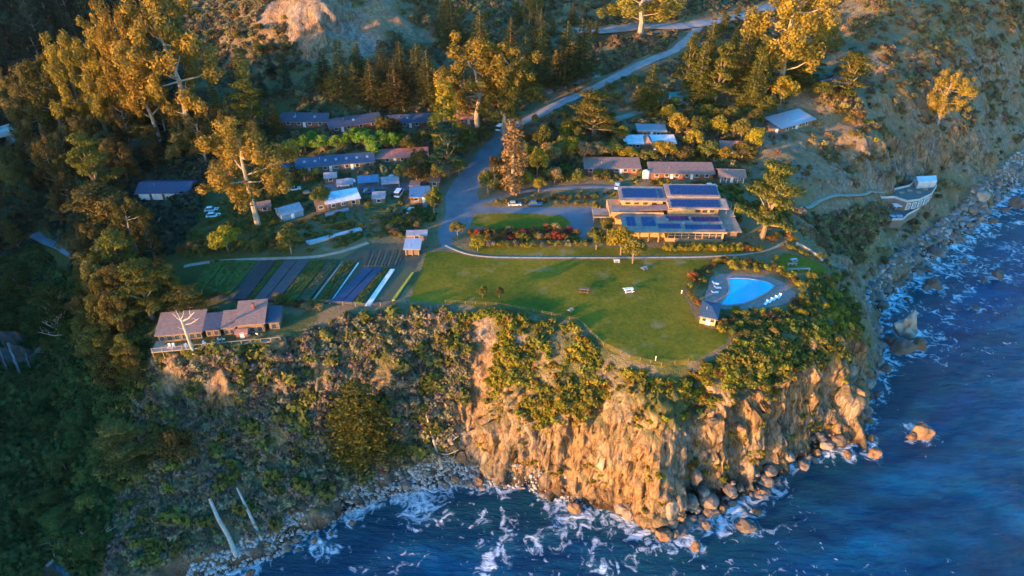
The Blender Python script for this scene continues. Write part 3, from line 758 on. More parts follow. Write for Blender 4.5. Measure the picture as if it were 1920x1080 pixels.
LEAF = {
 'gold': foliage('eucalyptus_leaves', [(0.085,0.095,0.024),(0.22,0.165,0.034),(0.38,0.245,0.045)], 0.30, 0.22, 0.015),
 'grove': foliage('dark_grove_leaves', [(0.045,0.052,0.020),(0.105,0.092,0.030),(0.18,0.135,0.040)], 0.22, 0.30, 0.03),
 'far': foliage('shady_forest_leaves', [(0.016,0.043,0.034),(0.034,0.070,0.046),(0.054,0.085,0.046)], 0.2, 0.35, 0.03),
 'cypress': foliage('cypress_leaves', [(0.054,0.070,0.019),(0.109,0.112,0.025),(0.194,0.163,0.031)], 0.35, 0.25, 0.02),
 'pine': foliage('conifer_needles', [(0.037,0.053,0.019),(0.085,0.087,0.028),(0.163,0.127,0.034)], 0.30, 0.25, 0.03),
 'bright': foliage('spring_green_leaves', [(0.078,0.147,0.025),(0.139,0.232,0.034),(0.202,0.279,0.046)], 0.5, 0.22, 0.02),
 'olive': foliage('olive_leaves', [(0.070,0.085,0.025),(0.132,0.136,0.034),(0.217,0.178,0.043)], 0.45, 0.3, 0.03),
 'yellow': foliage('yellow_green_leaves', [(0.139,0.132,0.019),(0.248,0.202,0.025),(0.341,0.248,0.034)], 0.6, 0.2, 0.02),
 'rust': foliage('rust_leaves', [(0.12,0.065,0.022),(0.20,0.105,0.032),(0.17,0.13,0.035)], 0.6, 0.25, 0.03),
 'dry': foliage('dry_brown_leaves', [(0.17,0.115,0.05),(0.27,0.18,0.08),(0.21,0.15,0.06)], 0.7, 0.2, 0.02),
 'red': foliage('dark_red_leaves', [(0.186,0.034,0.031),(0.310,0.054,0.043)], 0.8, 0.2, 0.01),
 'grey': foliage('grey_scrub_leaves', [(0.12,0.105,0.062),(0.21,0.175,0.11),(0.31,0.24,0.165)], 0.5, 0.4, 0.06),
 'brow': foliage('brow_scrub_leaves', [(0.093,0.105,0.019),(0.202,0.178,0.025),(0.310,0.225,0.037)], 0.3, 0.35, 0.035),
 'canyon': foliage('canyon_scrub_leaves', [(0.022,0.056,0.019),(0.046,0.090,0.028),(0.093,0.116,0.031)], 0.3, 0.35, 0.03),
 'chap': foliage('chaparral_leaves', [(0.11,0.10,0.045),(0.19,0.155,0.075),(0.28,0.20,0.105)], 0.3, 0.4, 0.05),
}
PROTO = {}
def add_proto(kind, tm, cm_V, cm_F, h, r):
    PROTO.setdefault(kind, []).append((tm, (cm_V, cm_F), h, r, {}))
def crown_of(pr, leaf):
    if leaf not in pr[4]:
        pr[4][leaf] = crown_mesh('crown_' + leaf, pr[1][0], pr[1][1], LEAF[leaf])
    return pr[4][leaf]
def make_protos():
    for s in range(3):                                   # eucalyptus: tall pale trunk, open crown of separate clumps
        rs = np.random.RandomState(100 + s)
        mb = MB(); base = Vector((0, 0, -1.5)); lobes = []
        p = [Vector((0, 0, -1.5)), Vector((0.15, 0.1, 4)), Vector((0.3 * rs.randn(), 0.3 * rs.randn(), 9)), Vector((0.5 * rs.randn(), 0.5 * rs.randn(), 14)), Vector((0.7 * rs.randn(), 0.7 * rs.randn(), 18))]
        mb.path(p, [0.55, 0.42, 0.32, 0.2, 0.08], 7)
        for i in range(15):
            t = 5.5 + 13 * (i / 14) ** 0.9 + rs.rand()
            k = min(3, int(np.searchsorted([4, 9, 14, 18], t)))
            z0, z1 = [-1.5, 4, 9, 14, 18][k], [-1.5, 4, 9, 14, 18][min(k + 1, 4)]
            st = p[k].lerp(p[min(k + 1, 4)], min(1, max(0, (t - 2.5 - z0) / max(z1 - z0, 1))))
            a = i * 2.4 + rs.rand()
            ln = (1.5 + 4.0 * math.sin(math.pi * min(1, max(0.05, (t - 4) / 16.5)))) * (0.7 + 0.5 * rs.rand())
            e = Vector((ln * math.cos(a), ln * math.sin(a), t + 0.5))
            mb.path([st, st.lerp(e, 0.5) + Vector((0, 0, -0.4)), e], [0.16, 0.1, 0.05], 5)
            for _ in range(6):
                rr = 0.65 + 0.75 * rs.rand()
                lobes.append((e.x * (0.72 + 0.4 * rs.rand()) + rs.randn() * 0.9, e.y * (0.72 + 0.4 * rs.rand()) + rs.randn() * 0.9, e.z + rs.randn() * 1.0 - 0.2, rr, rr, rr * (0.9 + 0.7 * rs.rand())))
        V, F = tufts(lobes, 11500, 0.43, rs, 0.3, 0.15)
        add_proto('euc', trunk_mesh('trunk', mb, M_BARK_PALE), V, F, 20.0, 5.0)
    for s in range(3):                                   # broad dense tree of the canyon grove
        rs = np.random.RandomState(200 + s)
        mb = MB(); mb.path([(0, 0, -1.5), (0.2, 0, 5), (0.3, 0.3, 12)], [0.5, 0.36, 0.1])
        lobes = []
        for i in range(34):
            t = rs.rand() ** 0.8; z = 3.5 + 12 * t
            a = rs.rand() * 6.28; q = 4.6 * math.sqrt(max(0.04, 1 - ((z - 8) / 9.0) ** 2)) * (0.45 + 0.6 * rs.rand())
            rr = 1.0 + 0.9 * rs.rand()
            lobes.append((q * math.cos(a), q * math.sin(a), z, rr, rr, rr * 0.9))
            if i % 4 == 0: mb.path([(0.2, 0.1, z * 0.6), (q * math.cos(a) * 0.6, q * math.sin(a) * 0.6, z - 0.6)], [0.14, 0.05], 5)
        V, F = tufts(lobes, 4200, 0.62, rs, 0.55, 0.25)
        add_proto('grove', trunk_mesh('trunk', mb, M_BARK), V, F, 17.0, 5.0)
    for s in range(3):                                   # conifer: drooping tiers of boughs
        rs = np.random.RandomState(300 + s)
        mb = MB(); mb.path([(0, 0, -1.5), (0, 0, 9), (0.1, 0, 19.6)], [0.42, 0.26, 0.04])
        lobes = []
        for i in range(17):
            z = 1.8 + 17.2 * (i / 16) ** 0.95
            rad = (4.3 * (1 - (z / 20.5)) ** 0.8 + 0.35) * (0.8 + 0.35 * rs.rand())
            nb = max(3, int(4 + rad * 1.3))
            a0 = rs.rand() * 6.28
            for b in range(nb):
                a = a0 + 6.283 * b / nb + rs.randn() * 0.2
                q = rad * (0.75 + 0.4 * rs.rand())
                for fr in (0.35, 0.7, 0.98):
                    lobes.append((q * fr * math.cos(a), q * fr * math.sin(a), z - 0.28 * q * fr * fr + rs.randn() * 0.12, 0.28 * q * (1.25 - fr * 0.55) + 0.15, 0.28 * q * (1.25 - fr * 0.55) + 0.15, 0.25 + 0.03 * q))
                if i % 2 == 0: mb.tube((0, 0, z), (q * 0.8 * math.cos(a), q * 0.8 * math.sin(a), z - 0.2 * q), 0.07, 0.02, 4, False)
        lobes.append((0.05, 0, 19.4, 0.25, 0.25, 0.9))
        V, F = tufts(lobes, 6200, 0.44, rs, 0.3, 0.35, 0.6)
        add_proto('con', trunk_mesh('trunk', mb, M_BARK), V, F, 20.0, 4.2)
    for s in range(3):                                   # Monterey cypress: forked trunk, flat ragged plates
        rs = np.random.RandomState(400 + s)
        mb = MB(); lobes = []
        mb.path([(0, 0, -1.5), (0.2, 0.1, 3.2)], [0.6, 0.42])
        for i in range(15):
            a = i * 2.4 + rs.rand() * 0.8
            z = 3.6 + 11.5 * (i / 14) + rs.randn() * 0.4
            q = 6.4 * (1.05 - 0.75 * (i / 14)) * (0.55 + 0.5 * rs.rand())
            e = Vector((q * math.cos(a), q * math.sin(a), z))
            mb.path([(0.2, 0.1, 2.2 + 0.55 * (z - 3)), e * 0.55 + Vector((0, 0, 0.30 * z)), e], [0.24, 0.13, 0.04], 5)
            for fr, w in ((0.35, 1.5), (0.62, 1.6), (0.85, 1.7), (1.05, 1.25)):
                rr = w * (0.8 + 0.5 * rs.rand())
                lobes.append((e.x * fr + rs.randn() * 0.5, e.y * fr + rs.randn() * 0.5, z + 0.35 * (1 - fr) + rs.randn() * 0.3, rr, rr, 0.5))
        V, F = tufts(lobes, 8200, 0.44, rs, 0.25, 0.45, 0.65)
        add_proto('cyp', trunk_mesh('trunk', mb, M_BARK), V, F, 16.0, 6.5)
    for s in range(3):                                   # garden tree with rounded lumpy head
        rs = np.random.RandomState(500 + s)
        mb = MB(); mb.path([(0, 0, -0.8), (0.1, 0, 2.0), (0.1, 0.1, 5)], [0.22, 0.16, 0.05])
        lobes = []
        for i in range(22):
            d = rs.randn(3); d /= np.linalg.norm(d); d[2] = abs(d[2]) * 1.0 - 0.35
            q = 0.55 + 0.35 * rs.rand(); rr = 0.75 + 0.55 * rs.rand()
            lobes.append((2.9 * q * d[0], 2.9 * q * d[1], 4.3 + 3.1 * q * d[2], rr, rr, rr * 0.9))
            if i % 5 == 0: mb.tube((0.1, 0, 2.0), (1.8 * d[0], 1.8 * d[1], 4.0 + 1.5 * d[2]), 0.09, 0.03, 5, False)
        V, F = tufts(lobes, 2100, 0.44, rs, 0.6, 0.25)
        add_proto('round', trunk_mesh('trunk', mb, M_BARK), V, F, 7.6, 3.3)
    for s in range(2):                                   # narrow column
        rs = np.random.RandomState(600 + s)
        mb = MB(); mb.path([(0, 0, -1), (0, 0.1, 8), (0, 0, 15)], [0.35, 0.22, 0.05])
        lobes = []
        for i in range(30):
            z = 1.5 + 13.8 * i / 29; a = i * 2.4
            q = 1.25 * math.sin(math.pi * min(0.97, 0.12 + 0.85 * z / 16)) + 0.2
            rr = 0.65 + 0.5 * rs.rand()
            lobes.append((q * math.cos(a), q * math.sin(a), z, rr, rr, rr * 1.2))
            if i % 6 == 0: mb.tube((0, 0, z - 0.8), (q * math.cos(a), q * math.sin(a), z), 0.08, 0.03, 4, False)
        V, F = tufts(lobes, 1900, 0.5, rs, 0.5, 0.1)
        add_proto('col', trunk_mesh('trunk', mb, M_BARK_PALE), V, F, 16.0, 2.2)
    for s in range(4):                                   # shrub
        rs = np.random.RandomState(700 + s)
        lobes = []
        for i in range(9):
            a = rs.rand() * 6.28; q = 0.8 * math.sqrt(rs.rand()); rr = 0.38 + 0.28 * rs.rand()
            lobes.append((q * math.cos(a), q * math.sin(a), 0.55 + 0.75 * (1 - q) * rs.rand() + 0.1, rr, rr, rr * 0.9))
        mb = MB()
        for x, y, z, *_ in lobes[:5]: mb.tube((0, 0, -0.4), (x * 0.8, y * 0.8, z), 0.06, 0.02, 4, False)
        V, F = tufts(lobes, 420, 0.30, rs, 0.6, 0.25)
        add_proto('bush', trunk_mesh('stems', mb, M_BARK), V, F, 1.7, 1.25)
make_protos()
PRNG = random.Random(11)
TREES = []       # (x, y, radius) footprints, to keep scrub and filler apart
AUTO = []
def plant(name, kind, leaf, x, y, h, r, label, cat, group=None, z=None, var=None, auto=False):
    ps = PROTO[kind]
    pr = ps[PRNG.randrange(len(ps)) if var is None else var % len(ps)]
    z = h1(x, y) if z is None else z
    root = empty(name, (x, y, z), PRNG.random() * 6.28)
    root.rotation_euler[0] = PRNG.gauss(0, 0.03); root.rotation_euler[1] = PRNG.gauss(0, 0.03)
    root.scale = (r / pr[3] * PRNG.uniform(0.88, 1.12), r / pr[3] * PRNG.uniform(0.88, 1.12), h / pr[2])
    link('trunk' if kind != 'bush' else 'stems', pr[0], None, root)
    link('crown' if kind != 'bush' else 'foliage', crown_of(pr, leaf), None, root)
    tag(root, label, cat, group)
    TREES.append((x, y, r))
    if auto: AUTO.append((root, kind, leaf, x, y, z + h * 0.6))
    return root
def top_h(x, y, z0, py):
    u = (540 - py) / FPX
    return CAM_Z + y * (u * CP - SP) / (CP + u * SP) - z0
def mpp(x, y, z):
    return (y * CP - (z - CAM_Z) * SP) / FPX
def tree_px(name, kind, leaf, bx, by, ty, wpx, label, cat='tree', group=None, var=None, auto=False):
    """tree whose foot stands on the land at pixel (bx, by), as tall and wide as it shows"""
    bx = bx - 0.6 * (bx - 960) / (by - 2463) * (ty - by)      # uprights lean outwards in the picture
    x, y, z = G(bx, by)
    h = max(1.0, top_h(x, y, z, ty)); r = wpx * 0.5 * mpp(x, y, z + h * 0.5)
    return plant(name, kind, leaf, x, y, h, r, label, cat, group, z, var, auto or group is not None)

# ------------------------------------------------------------------ building materials
def wallmat(name, c, rough=0.85):
    a = tuple(v * 0.75 for v in c); b = tuple(min(1, v * 1.2) for v in c)
    return mat(name, [a, c, b], 1.2, rough, 0.15, (1, 1, 0.4), spec=0.2)
W_RED = wallmat('red_brown_boards', (0.20,0.075,0.05))
W_BROWN = wallmat('brown_boards', (0.17,0.11,0.075))
W_TAN = wallmat('golden_cedar_boards', (0.42,0.24,0.11))
W_WHITE = wallmat('white_paint', (0.72,0.72,0.72))
W_CONC = wallmat('weathered_concrete', (0.44,0.43,0.42))
M_DECKT = mat('bath_deck_tiles', [(0.10,0.08,0.075),(0.17,0.13,0.11),(0.12,0.14,0.13)], 0.7, 0.8, 0.2)
R_BLUE = mat('blue_grey_shingles', [(0.014,0.038,0.08),(0.024,0.06,0.12),(0.042,0.085,0.15)], 0.9, 0.7, 0.3, (1,3,1), bscale=6)
R_SLATE = mat('dark_slate_shingles', [(0.025,0.035,0.055),(0.042,0.055,0.085),(0.065,0.08,0.115)], 0.9, 0.75, 0.3, (1,3,1), bscale=6)
R_PINK = mat('faded_brown_shingles', [(0.13,0.082,0.07),(0.20,0.13,0.11),(0.27,0.18,0.15)], 1.1, 0.85, 0.3, (1,3,1), bscale=6)
R_RED = mat('faded_red_shingles', [(0.24,0.09,0.075),(0.34,0.14,0.11),(0.40,0.20,0.16)], 1.1, 0.85, 0.3, (1,3,1), bscale=6)
R_WHITE = mat('white_membrane', [(0.45,0.45,0.47),(0.62,0.62,0.64),(0.72,0.72,0.73)], 0.5, 0.6, 0.1)
R_GREY = mat('grey_roofing', [(0.17,0.17,0.20),(0.26,0.255,0.28),(0.34,0.33,0.35)], 0.6, 0.8, 0.1)
R_WARM = mat('warm_grey_membrane', [(0.17,0.125,0.10),(0.25,0.185,0.15),(0.33,0.25,0.205)], 0.5, 0.75, 0.15)
R_METAL = mat('pale_metal_roofing', [(0.28,0.31,0.36),(0.40,0.43,0.47)], 0.8, 0.35, 0.1, (6,1,1), metal=0.3)
R_TARP = mat('blue_tarpaulin', [(0.05,0.13,0.24),(0.08,0.19,0.32)], 0.9, 0.5, 0.3)
R_GREEN = mat('green_roofing', [(0.05,0.16,0.12),(0.07,0.22,0.16)], 0.9, 0.6, 0.1)
GLASS = mat('dark_window_glass', [(0.02,0.03,0.04),(0.05,0.06,0.08)], 1.5, 0.08, 0, spec=0.6)
GREENHOUSE = mat('greenhouse_glazing', [(0.16,0.22,0.28),(0.26,0.33,0.40)], 1.0, 0.15, 0, spec=0.6)
SOLAR = mat('solar_cells', [(0.010,0.022,0.085),(0.016,0.036,0.14)], 2.0, 0.35, 0, spec=0.25)
M_STEEL = mat('grey_metal', [(0.25,0.26,0.28),(0.4,0.41,0.43)], 2, 0.4, 0, metal=0.7)
M_WOOD = mat('weathered_planks', [(0.20,0.15,0.12),(0.30,0.23,0.18),(0.36,0.29,0.23)], 1.4, 0.9, 0.2, (1,4,1))
M_STONE = mat('pale_stone', [(0.22,0.19,0.16),(0.33,0.285,0.24)], 1.5, 0.9, 0.3)

def frame_at(flpx, frpx):
    a = Vector(G(*flpx)); b = Vector(G(*frpx))
    d = b - a
    return a, math.atan2(d.y, d.x), math.hypot(d.x, d.y)
def roof_slab(mb, kind, w, d, h, rise, ov, th=0.22):
    x0, x1, y0, y1 = -ov, w + ov, -ov, d + ov
    if kind == 'gable':
        ym = d / 2; k = rise / ym; e = h - ov * k
        mb.slab([(x0,y0,e),(x1,y0,e),(x1,ym,h+rise),(x0,ym,h+rise)], th)
        mb.slab([(x0,ym+0.004,h+rise),(x1,ym+0.004,h+rise),(x1,y1,e),(x0,y1,e)], th)
    elif kind == 'front':                    # falls towards the viewer
        mb.slab([(x0,y0,h),(x1,y0,h),(x1,y1,h+rise),(x0,y1,h+rise)], th)
    elif kind == 'hip':
        ym = d / 2; q = min(w / 2.2, d / 2)
        c = [(x0,y0,h),(x1,y0,h),(x1,y1,h),(x0,y1,h)]; r0, r1 = (q,ym,h+rise), (w-q,ym,h+rise)
        mb.add(c + [r0, r1], [(0,1,5,4),(1,2,5),(2,3,4,5),(3,0,4),(3,2,1,0)])
    else:
        mb.box(x0, x1, y0, y1, h, h + max(rise, 0.25))
def body(mb, kind, w, d, h, rise):
    hb = h - 0.12
    mb.box(0, w, 0, d, -1.6, hb)
    if kind == 'gable':
        for x in (0.0, w - 0.2):
            mb.add([(x,0,hb),(x+0.2,0,hb),(x+0.2,d,hb),(x,d,hb),(x,d/2,h+rise-0.25),(x+0.2,d/2,h+rise-0.25)], [(0,1,5,4),(1,2,5),(2,3,4,5),(3,0,4)])
    elif kind == 'front':
        mb.hexa([(0,0.02,hb),(w,0.02,hb),(w,d,hb),(0,d,hb)], [(0,0.02,hb+0.02),(w,0.02,hb+0.02),(w,d,h+rise-0.3),(0,d,h+rise-0.3)])
def window(root, x, z, w=1.1, h=1.1, y=0.0, fm=None, side=0):
    """framed window set in the front wall (side 0) or the left end wall (side 1)"""
    f = MB()
    def bx(a0, a1, z0, z1, t):
        if side: f.box(y - t, y + 0.02, a0, a1, z0, z1)
        else: f.box(a0, a1, y - t, y + 0.02, z0, z1)
    for a0, a1, z0, z1 in ((x - w/2 - .09, x - w/2, z - .09, z + h + .09), (x + w/2, x + w/2 + .09, z - .09, z + h + .09), (x - w/2, x + w/2, z - .09, z), (x - w/2, x + w/2, z + h, z + h + .09)):
        bx(a0, a1, z0, z1, 0.09)
    o = f.build('window', fm or W_WHITE, root)
    p = MB()
    if side: p.box(y - 0.04, y + 0.01, x - w/2, x + w/2, z, z + h)
    else: p.box(x - w/2, x + w/2, y - 0.04, y + 0.01, z, z + h)
    p.build('pane', GLASS, o)
    return o
def door(root, x, w=1.0, h=2.1, m=None, y=0.0):
    o = MB().box(x - w/2, x + w/2, y - 0.07, y + 0.02, 0, h).build('door', m or W_WHITE, root)
    MB().box(x + w/2 - 0.18, x + w/2 - 0.08, y - 0.12, y - 0.07, 0.95, 1.1).build('handle', M_STEEL, o)
    return o
def house(name, label, fl, fr, depth, h, kind, rise, rm, wm, wins=(), doors=(), posts=0, ov=0.6, skyl=0, cat='building', group=None, width=None, lift=0.0, chimney=None):
    a, yaw, w = frame_at(fl, fr)
    if width: w = width
    root = empty(name, (a.x, a.y, max(a.z, h1(a.x + w * math.cos(yaw), a.y + w * math.sin(yaw))) + lift), yaw)
    tag(root, label, cat, group)
    b = MB(); body(b, kind, w, depth, h, rise); b.build('wall', wm, root)
    r = MB(); roof_slab(r, kind, w, depth, h, rise, ov); ro = r.build('roof', rm, root)
    for t in wins: window(root, t * w, 0.95 if h > 2.2 else 0.7, 1.3, 1.05)
    for t in doors: door(root, t * w)
    if posts:
        me = MB().box(-0.08, 0.08, -0.08, 0.08, 0, h - 0.2).mesh('post'); me.materials.append(W_WHITE if posts < 0 else M_WOOD)
        for i in range(abs(posts)):
            o = link('post', me, None, root); o.location = (0.3 + (w - 0.6) * i / (abs(posts) - 1), -ov + 0.15, 0)
    if skyl:
        sl = rise / (depth / 2) if kind == 'gable' else rise / (depth + 2 * ov)
        for i in range(skyl):
            x = w * (i + 0.6) / (skyl + 0.3); y0 = depth * 0.18; y1 = y0 + 0.9
            z0 = h + (y0 if kind == 'gable' else y0 + ov) * sl; z1 = h + (y1 if kind == 'gable' else y1 + ov) * sl
            MB().hexa([(x,y0,z0-.1),(x+.9,y0,z0-.1),(x+.9,y1,z1-.1),(x,y1,z1-.1)], [(x,y0,z0+.12),(x+.9,y0,z0+.12),(x+.9,y1,z1+.12),(x,y1,z1+.12)]).build('skylight', GREENHOUSE, ro)
    if ov > 0.3:
        MB().box(-ov, w + ov, -ov - 0.16, -ov - 0.01, h - (ov * rise / (depth / 2) if kind == 'gable' else 0) - 0.25, h - (ov * rise / (depth / 2) if kind == 'gable' else 0) - 0.10).build('gutter', M_STEEL, ro)
        MB().tube((w * 0.3, depth * 0.3, h), (w * 0.3, depth * 0.3, h + rise + 0.35), 0.09, 0.09, 6).build('vent_pipe', M_STEEL, ro)
    if chimney is not None:
        MB().box(chimney * w, chimney * w + 0.7, depth * 0.55, depth * 0.55 + 0.7, h, h + rise + 0.9).build('chimney', W_BROWN, ro)
    for yy in (0.0,): calm_spot(root, w, depth)
    for q in range(int(w / 4) + 1): TREES.append((a.x + math.cos(yaw) * q * 4 - math.sin(yaw) * depth / 2, a.y + math.sin(yaw) * q * 4 + math.cos(yaw) * depth / 2, depth * 0.6))
    return root, w
FOOT = []
def calm_spot(root, w, d):
    FOOT.append((root.location.x, root.location.y, root.rotation_euler.z, w, d))
    c, s = math.cos(root.rotation_euler.z), math.sin(root.rotation_euler.z)
    x, y = root.location.x, root.location.y
    calm_poly([(x + c * u - s * v, y + s * u + c * v) for u, v in ((-.5,-1.5),(w+.5,-1.5),(w+.5,d),(-.5,d))], 0.1)

house('cabin','leftmost slate-roofed cabin in the upper row, two pale roof lights',(530,243),(614,239),8,2.7,'gable',1.7,R_SLATE,W_RED,(.15,.38,.62,.85),(.5,),skyl=2)
house('cabin','middle slate-roofed cabin in the upper row with red front wall',(620,251),(716,243),8,2.7,'gable',1.7,R_SLATE,W_RED,(.12,.36,.6,.84),(.24,),skyl=1)
house('cabin','third slate-roofed cabin in the upper row, next to the columnar tree',(726,244),(806,238),8,2.7,'gable',1.6,R_SLATE,W_RED,(.15,.42,.7),(.55,),skyl=1)
house('cabin','small red-roofed cabin under the two golden eucalyptus',(858,235),(888,233),7,2.7,'gable',1.7,R_RED,W_BROWN,(.3,),(.7,))
house('cabin','small blue hip-roofed cabin at left end of the lower row',(514,338),(552,334),6.5,2.6,'hip',1.6,R_BLUE,W_RED,(.3,.7),(),skyl=1)
house('cabin','long blue-roofed cabin row with roof lights',(560,331),(702,314),8,2.8,'gable',1.6,R_BLUE,W_BROWN,(.08,.22,.36,.5,.64,.78,.92),(.15,.43,.71),posts=9,skyl=7)
house('cabin','long low cabin with faded red roof left of the drive',(708,308),(802,304),5,2.5,'front',0.9,R_RED,W_BROWN,(.2,.5,.8),(.35,))
g_, w_ = house('garage','blue-roofed garage with four white doors at the canyon edge',(264,384),(356,374),9,3.0,'gable',1.5,R_BLUE,W_BROWN)
for i in range(4):
    o_ = MB().box(w_ * (i + .12) / 4, w_ * (i + .9) / 4, -0.10, 0.02, 0.05, 2.5).build('garage_door', W_WHITE, g_)
    for k in range(3): MB().box(w_ * (i + .14) / 4, w_ * (i + .88) / 4, -0.13, -0.10, 0.6 + 0.6 * k, 0.66 + 0.6 * k).build('door_panel', W_WHITE, o_)
house('greenhouse','small glass greenhouse with blue-grey ribbed roof left of the plots',(530,416),(570,404),6,2.2,'gable',1.4,GREENHOUSE,GREENHOUSE,(),(.5,),ov=0.2)
house('greenhouse','white-roofed potting shed beside the vegetable plots',(614,396),(676,384),5.5,2.6,'front',1.1,R_WHITE,W_BROWN,(.2,.5,.8),(),posts=5,ov=0.4)
house('shed','brown gabled shed joined to the white-roofed potting shed',(594,398),(612,395),5,2.6,'gable',1.4,R_PINK,W_BROWN,(.5,),(),ov=0.3)
house('shed','small pink-roofed shed in the yard beside the drive',(769,362),(787,362),4,2.6,'flat',0.25,R_PINK,W_BROWN,(.5,),(),ov=0.2)
house('shed','blue-roofed shed behind the dark red tree',(770,382),(806,380),6,2.4,'front',0.8,R_TARP,W_BROWN,(.3,),(.7,),ov=0.3)
house('shed','open-fronted plot shed with pale roof above the farm rows',(760,478),(787,478),4.5,2.2,'front',0.6,R_METAL,W_BROWN,(),(),posts=3,ov=0.4)
house('shed','narrow grey lean-to behind the open-fronted plot shed',(763,452),(801,451),2.5,1.9,'front',0.4,R_GREY,W_BROWN,(.5,),(),ov=0.2)
def canopy(label, fl, fr, depth, h, m):
    a, yaw, w = frame_at(fl, fr)
    root = empty('canopy', tuple(a), yaw); tag(root, label, 'canopy', 'canopies in the yard')
    MB().slab([(0,0,h),(w,0,h),(w,depth,h+.5),(0,depth,h+.5)], 0.06).build('cover', m, root)
    me = MB().box(-.06,.06,-.06,.06,-.5,h-.02).mesh('post'); me.materials.append(M_STEEL)
    for x in (.2, w-.2):
        for y in (.2, depth-.2):
            o = link('post', me, None, root); o.location = (x, y, 0)
canopy('blue canopy stretched over the left side of the yard',(672,356),(712,352),5,2.4,R_TARP)
canopy('grey-blue canopy on the right side of the yard',(716,358),(750,355),5,2.4,R_GREY)
canopy('pale blue canopy left of the yard beside the parked cars',(632,360),(664,357),4,2.4,R_GREY)
house('guest_house','long brown-roofed house, left of the pair behind the lodge',(1097,327),(1198,327),6,2.5,'front',1.2,R_PINK,W_RED,(.1,.26,.42,.58,.74,.9),(.34,.66))
house('guest_house','long brown-roofed house with water tank, right of the pair behind the lodge',(1219,336),(1336,337),6,2.5,'front',1.2,R_PINK,W_RED,(.1,.26,.42,.58,.74,.9),(.34,.66))
house('guest_house','small brown house with white porch posts behind the lodge',(1348,343),(1394,343),5.5,2.6,'gable',1.3,R_PINK,W_BROWN,(.25,.75),(.5,),posts=-5)
wh, ww = house('guest_house','long white-roofed house with brown gable above the lodge',(1172,281),(1264,283),5.5,2.6,'front',0.9,R_WHITE,W_BROWN,(.1,.25,.7,.88),(.6,))
MB().add([(ww*.36,-1.2,2.4),(ww*.56,-1.2,2.4),(ww*.46,-1.2,4.4),(ww*.36,5,2.9),(ww*.56,5,2.9),(ww*.46,5,4.4)], [(0,1,2),(3,5,4),(0,2,5,3),(1,4,5,2),(0,3,4,1)]).build('gable_dormer', R_PINK, wh)
house('guest_house','flat grey-roofed house behind the long white roof',(1196,258),(1246,258),6,2.6,'flat',0.3,R_METAL,W_BROWN,(.25,.75),(.5,))
house('guest_house','small terracotta-roofed house in the garden above the lodge',(1350,291),(1398,289),5.5,2.6,'gable',1.3,R_RED,W_BROWN,(.25,.75),(.5,))
house('cabin','green-roofed cabin beside the dirt road',(1266,196),(1300,192),5,2.4,'front',0.8,R_GREEN,W_WHITE,(.5,),(.25,))
house('cabin','dark cabin half hidden by brush near the dense cypress',(1545,172),(1588,166),6,2.6,'gable',1.4,R_SLATE,W_RED,(.3,.7),(.5,))
house('cabin','little brown cabin beneath the evergreens right of the white roof',(1290,268),(1318,268),5,2.5,'gable',1.2,R_PINK,W_BROWN,(.5,),())
house('bluff_house','house with sloping pale metal roof on the edge of the bluff',(1462,252),(1522,236),7.5,2.8,'front',1.5,R_METAL,W_BROWN,(.2,.4,.6,.8),(.5,),ov=0.8)
house('shed','low brown shed left of the pale metal roof on the bluff',(1444,250),(1466,252),4,2.0,'front',0.5,R_PINK,W_BROWN,(),(.5,),ov=0.3)
house('pool_house','pool house with blue roof and orange wall beside the lawn',(1311,606),(1340,612),6.5,2.5,'hip',1.4,R_BLUE,W_TAN,(.3,.75),(.52,),ov=0.5)

# water tank beside the guest house
x_, y_, z_ = G(1211, 334)
t_ = empty('water_tank', (x_, y_, z_)); tag(t_, 'round white water tank at the end of the brown guest house', 'tank')
m_ = MB().tube((0,0,-.5),(0,0,2.6),1.3,1.3,20); m_.tube((0,0,2.6),(0,0,3.1),1.3,0.2,20); m_.build('tank_body', W_WHITE, t_)
MB().tube((0,0,3.05),(0,0,3.25),0.25,0.25,10).build('hatch', M_STEEL, t_)

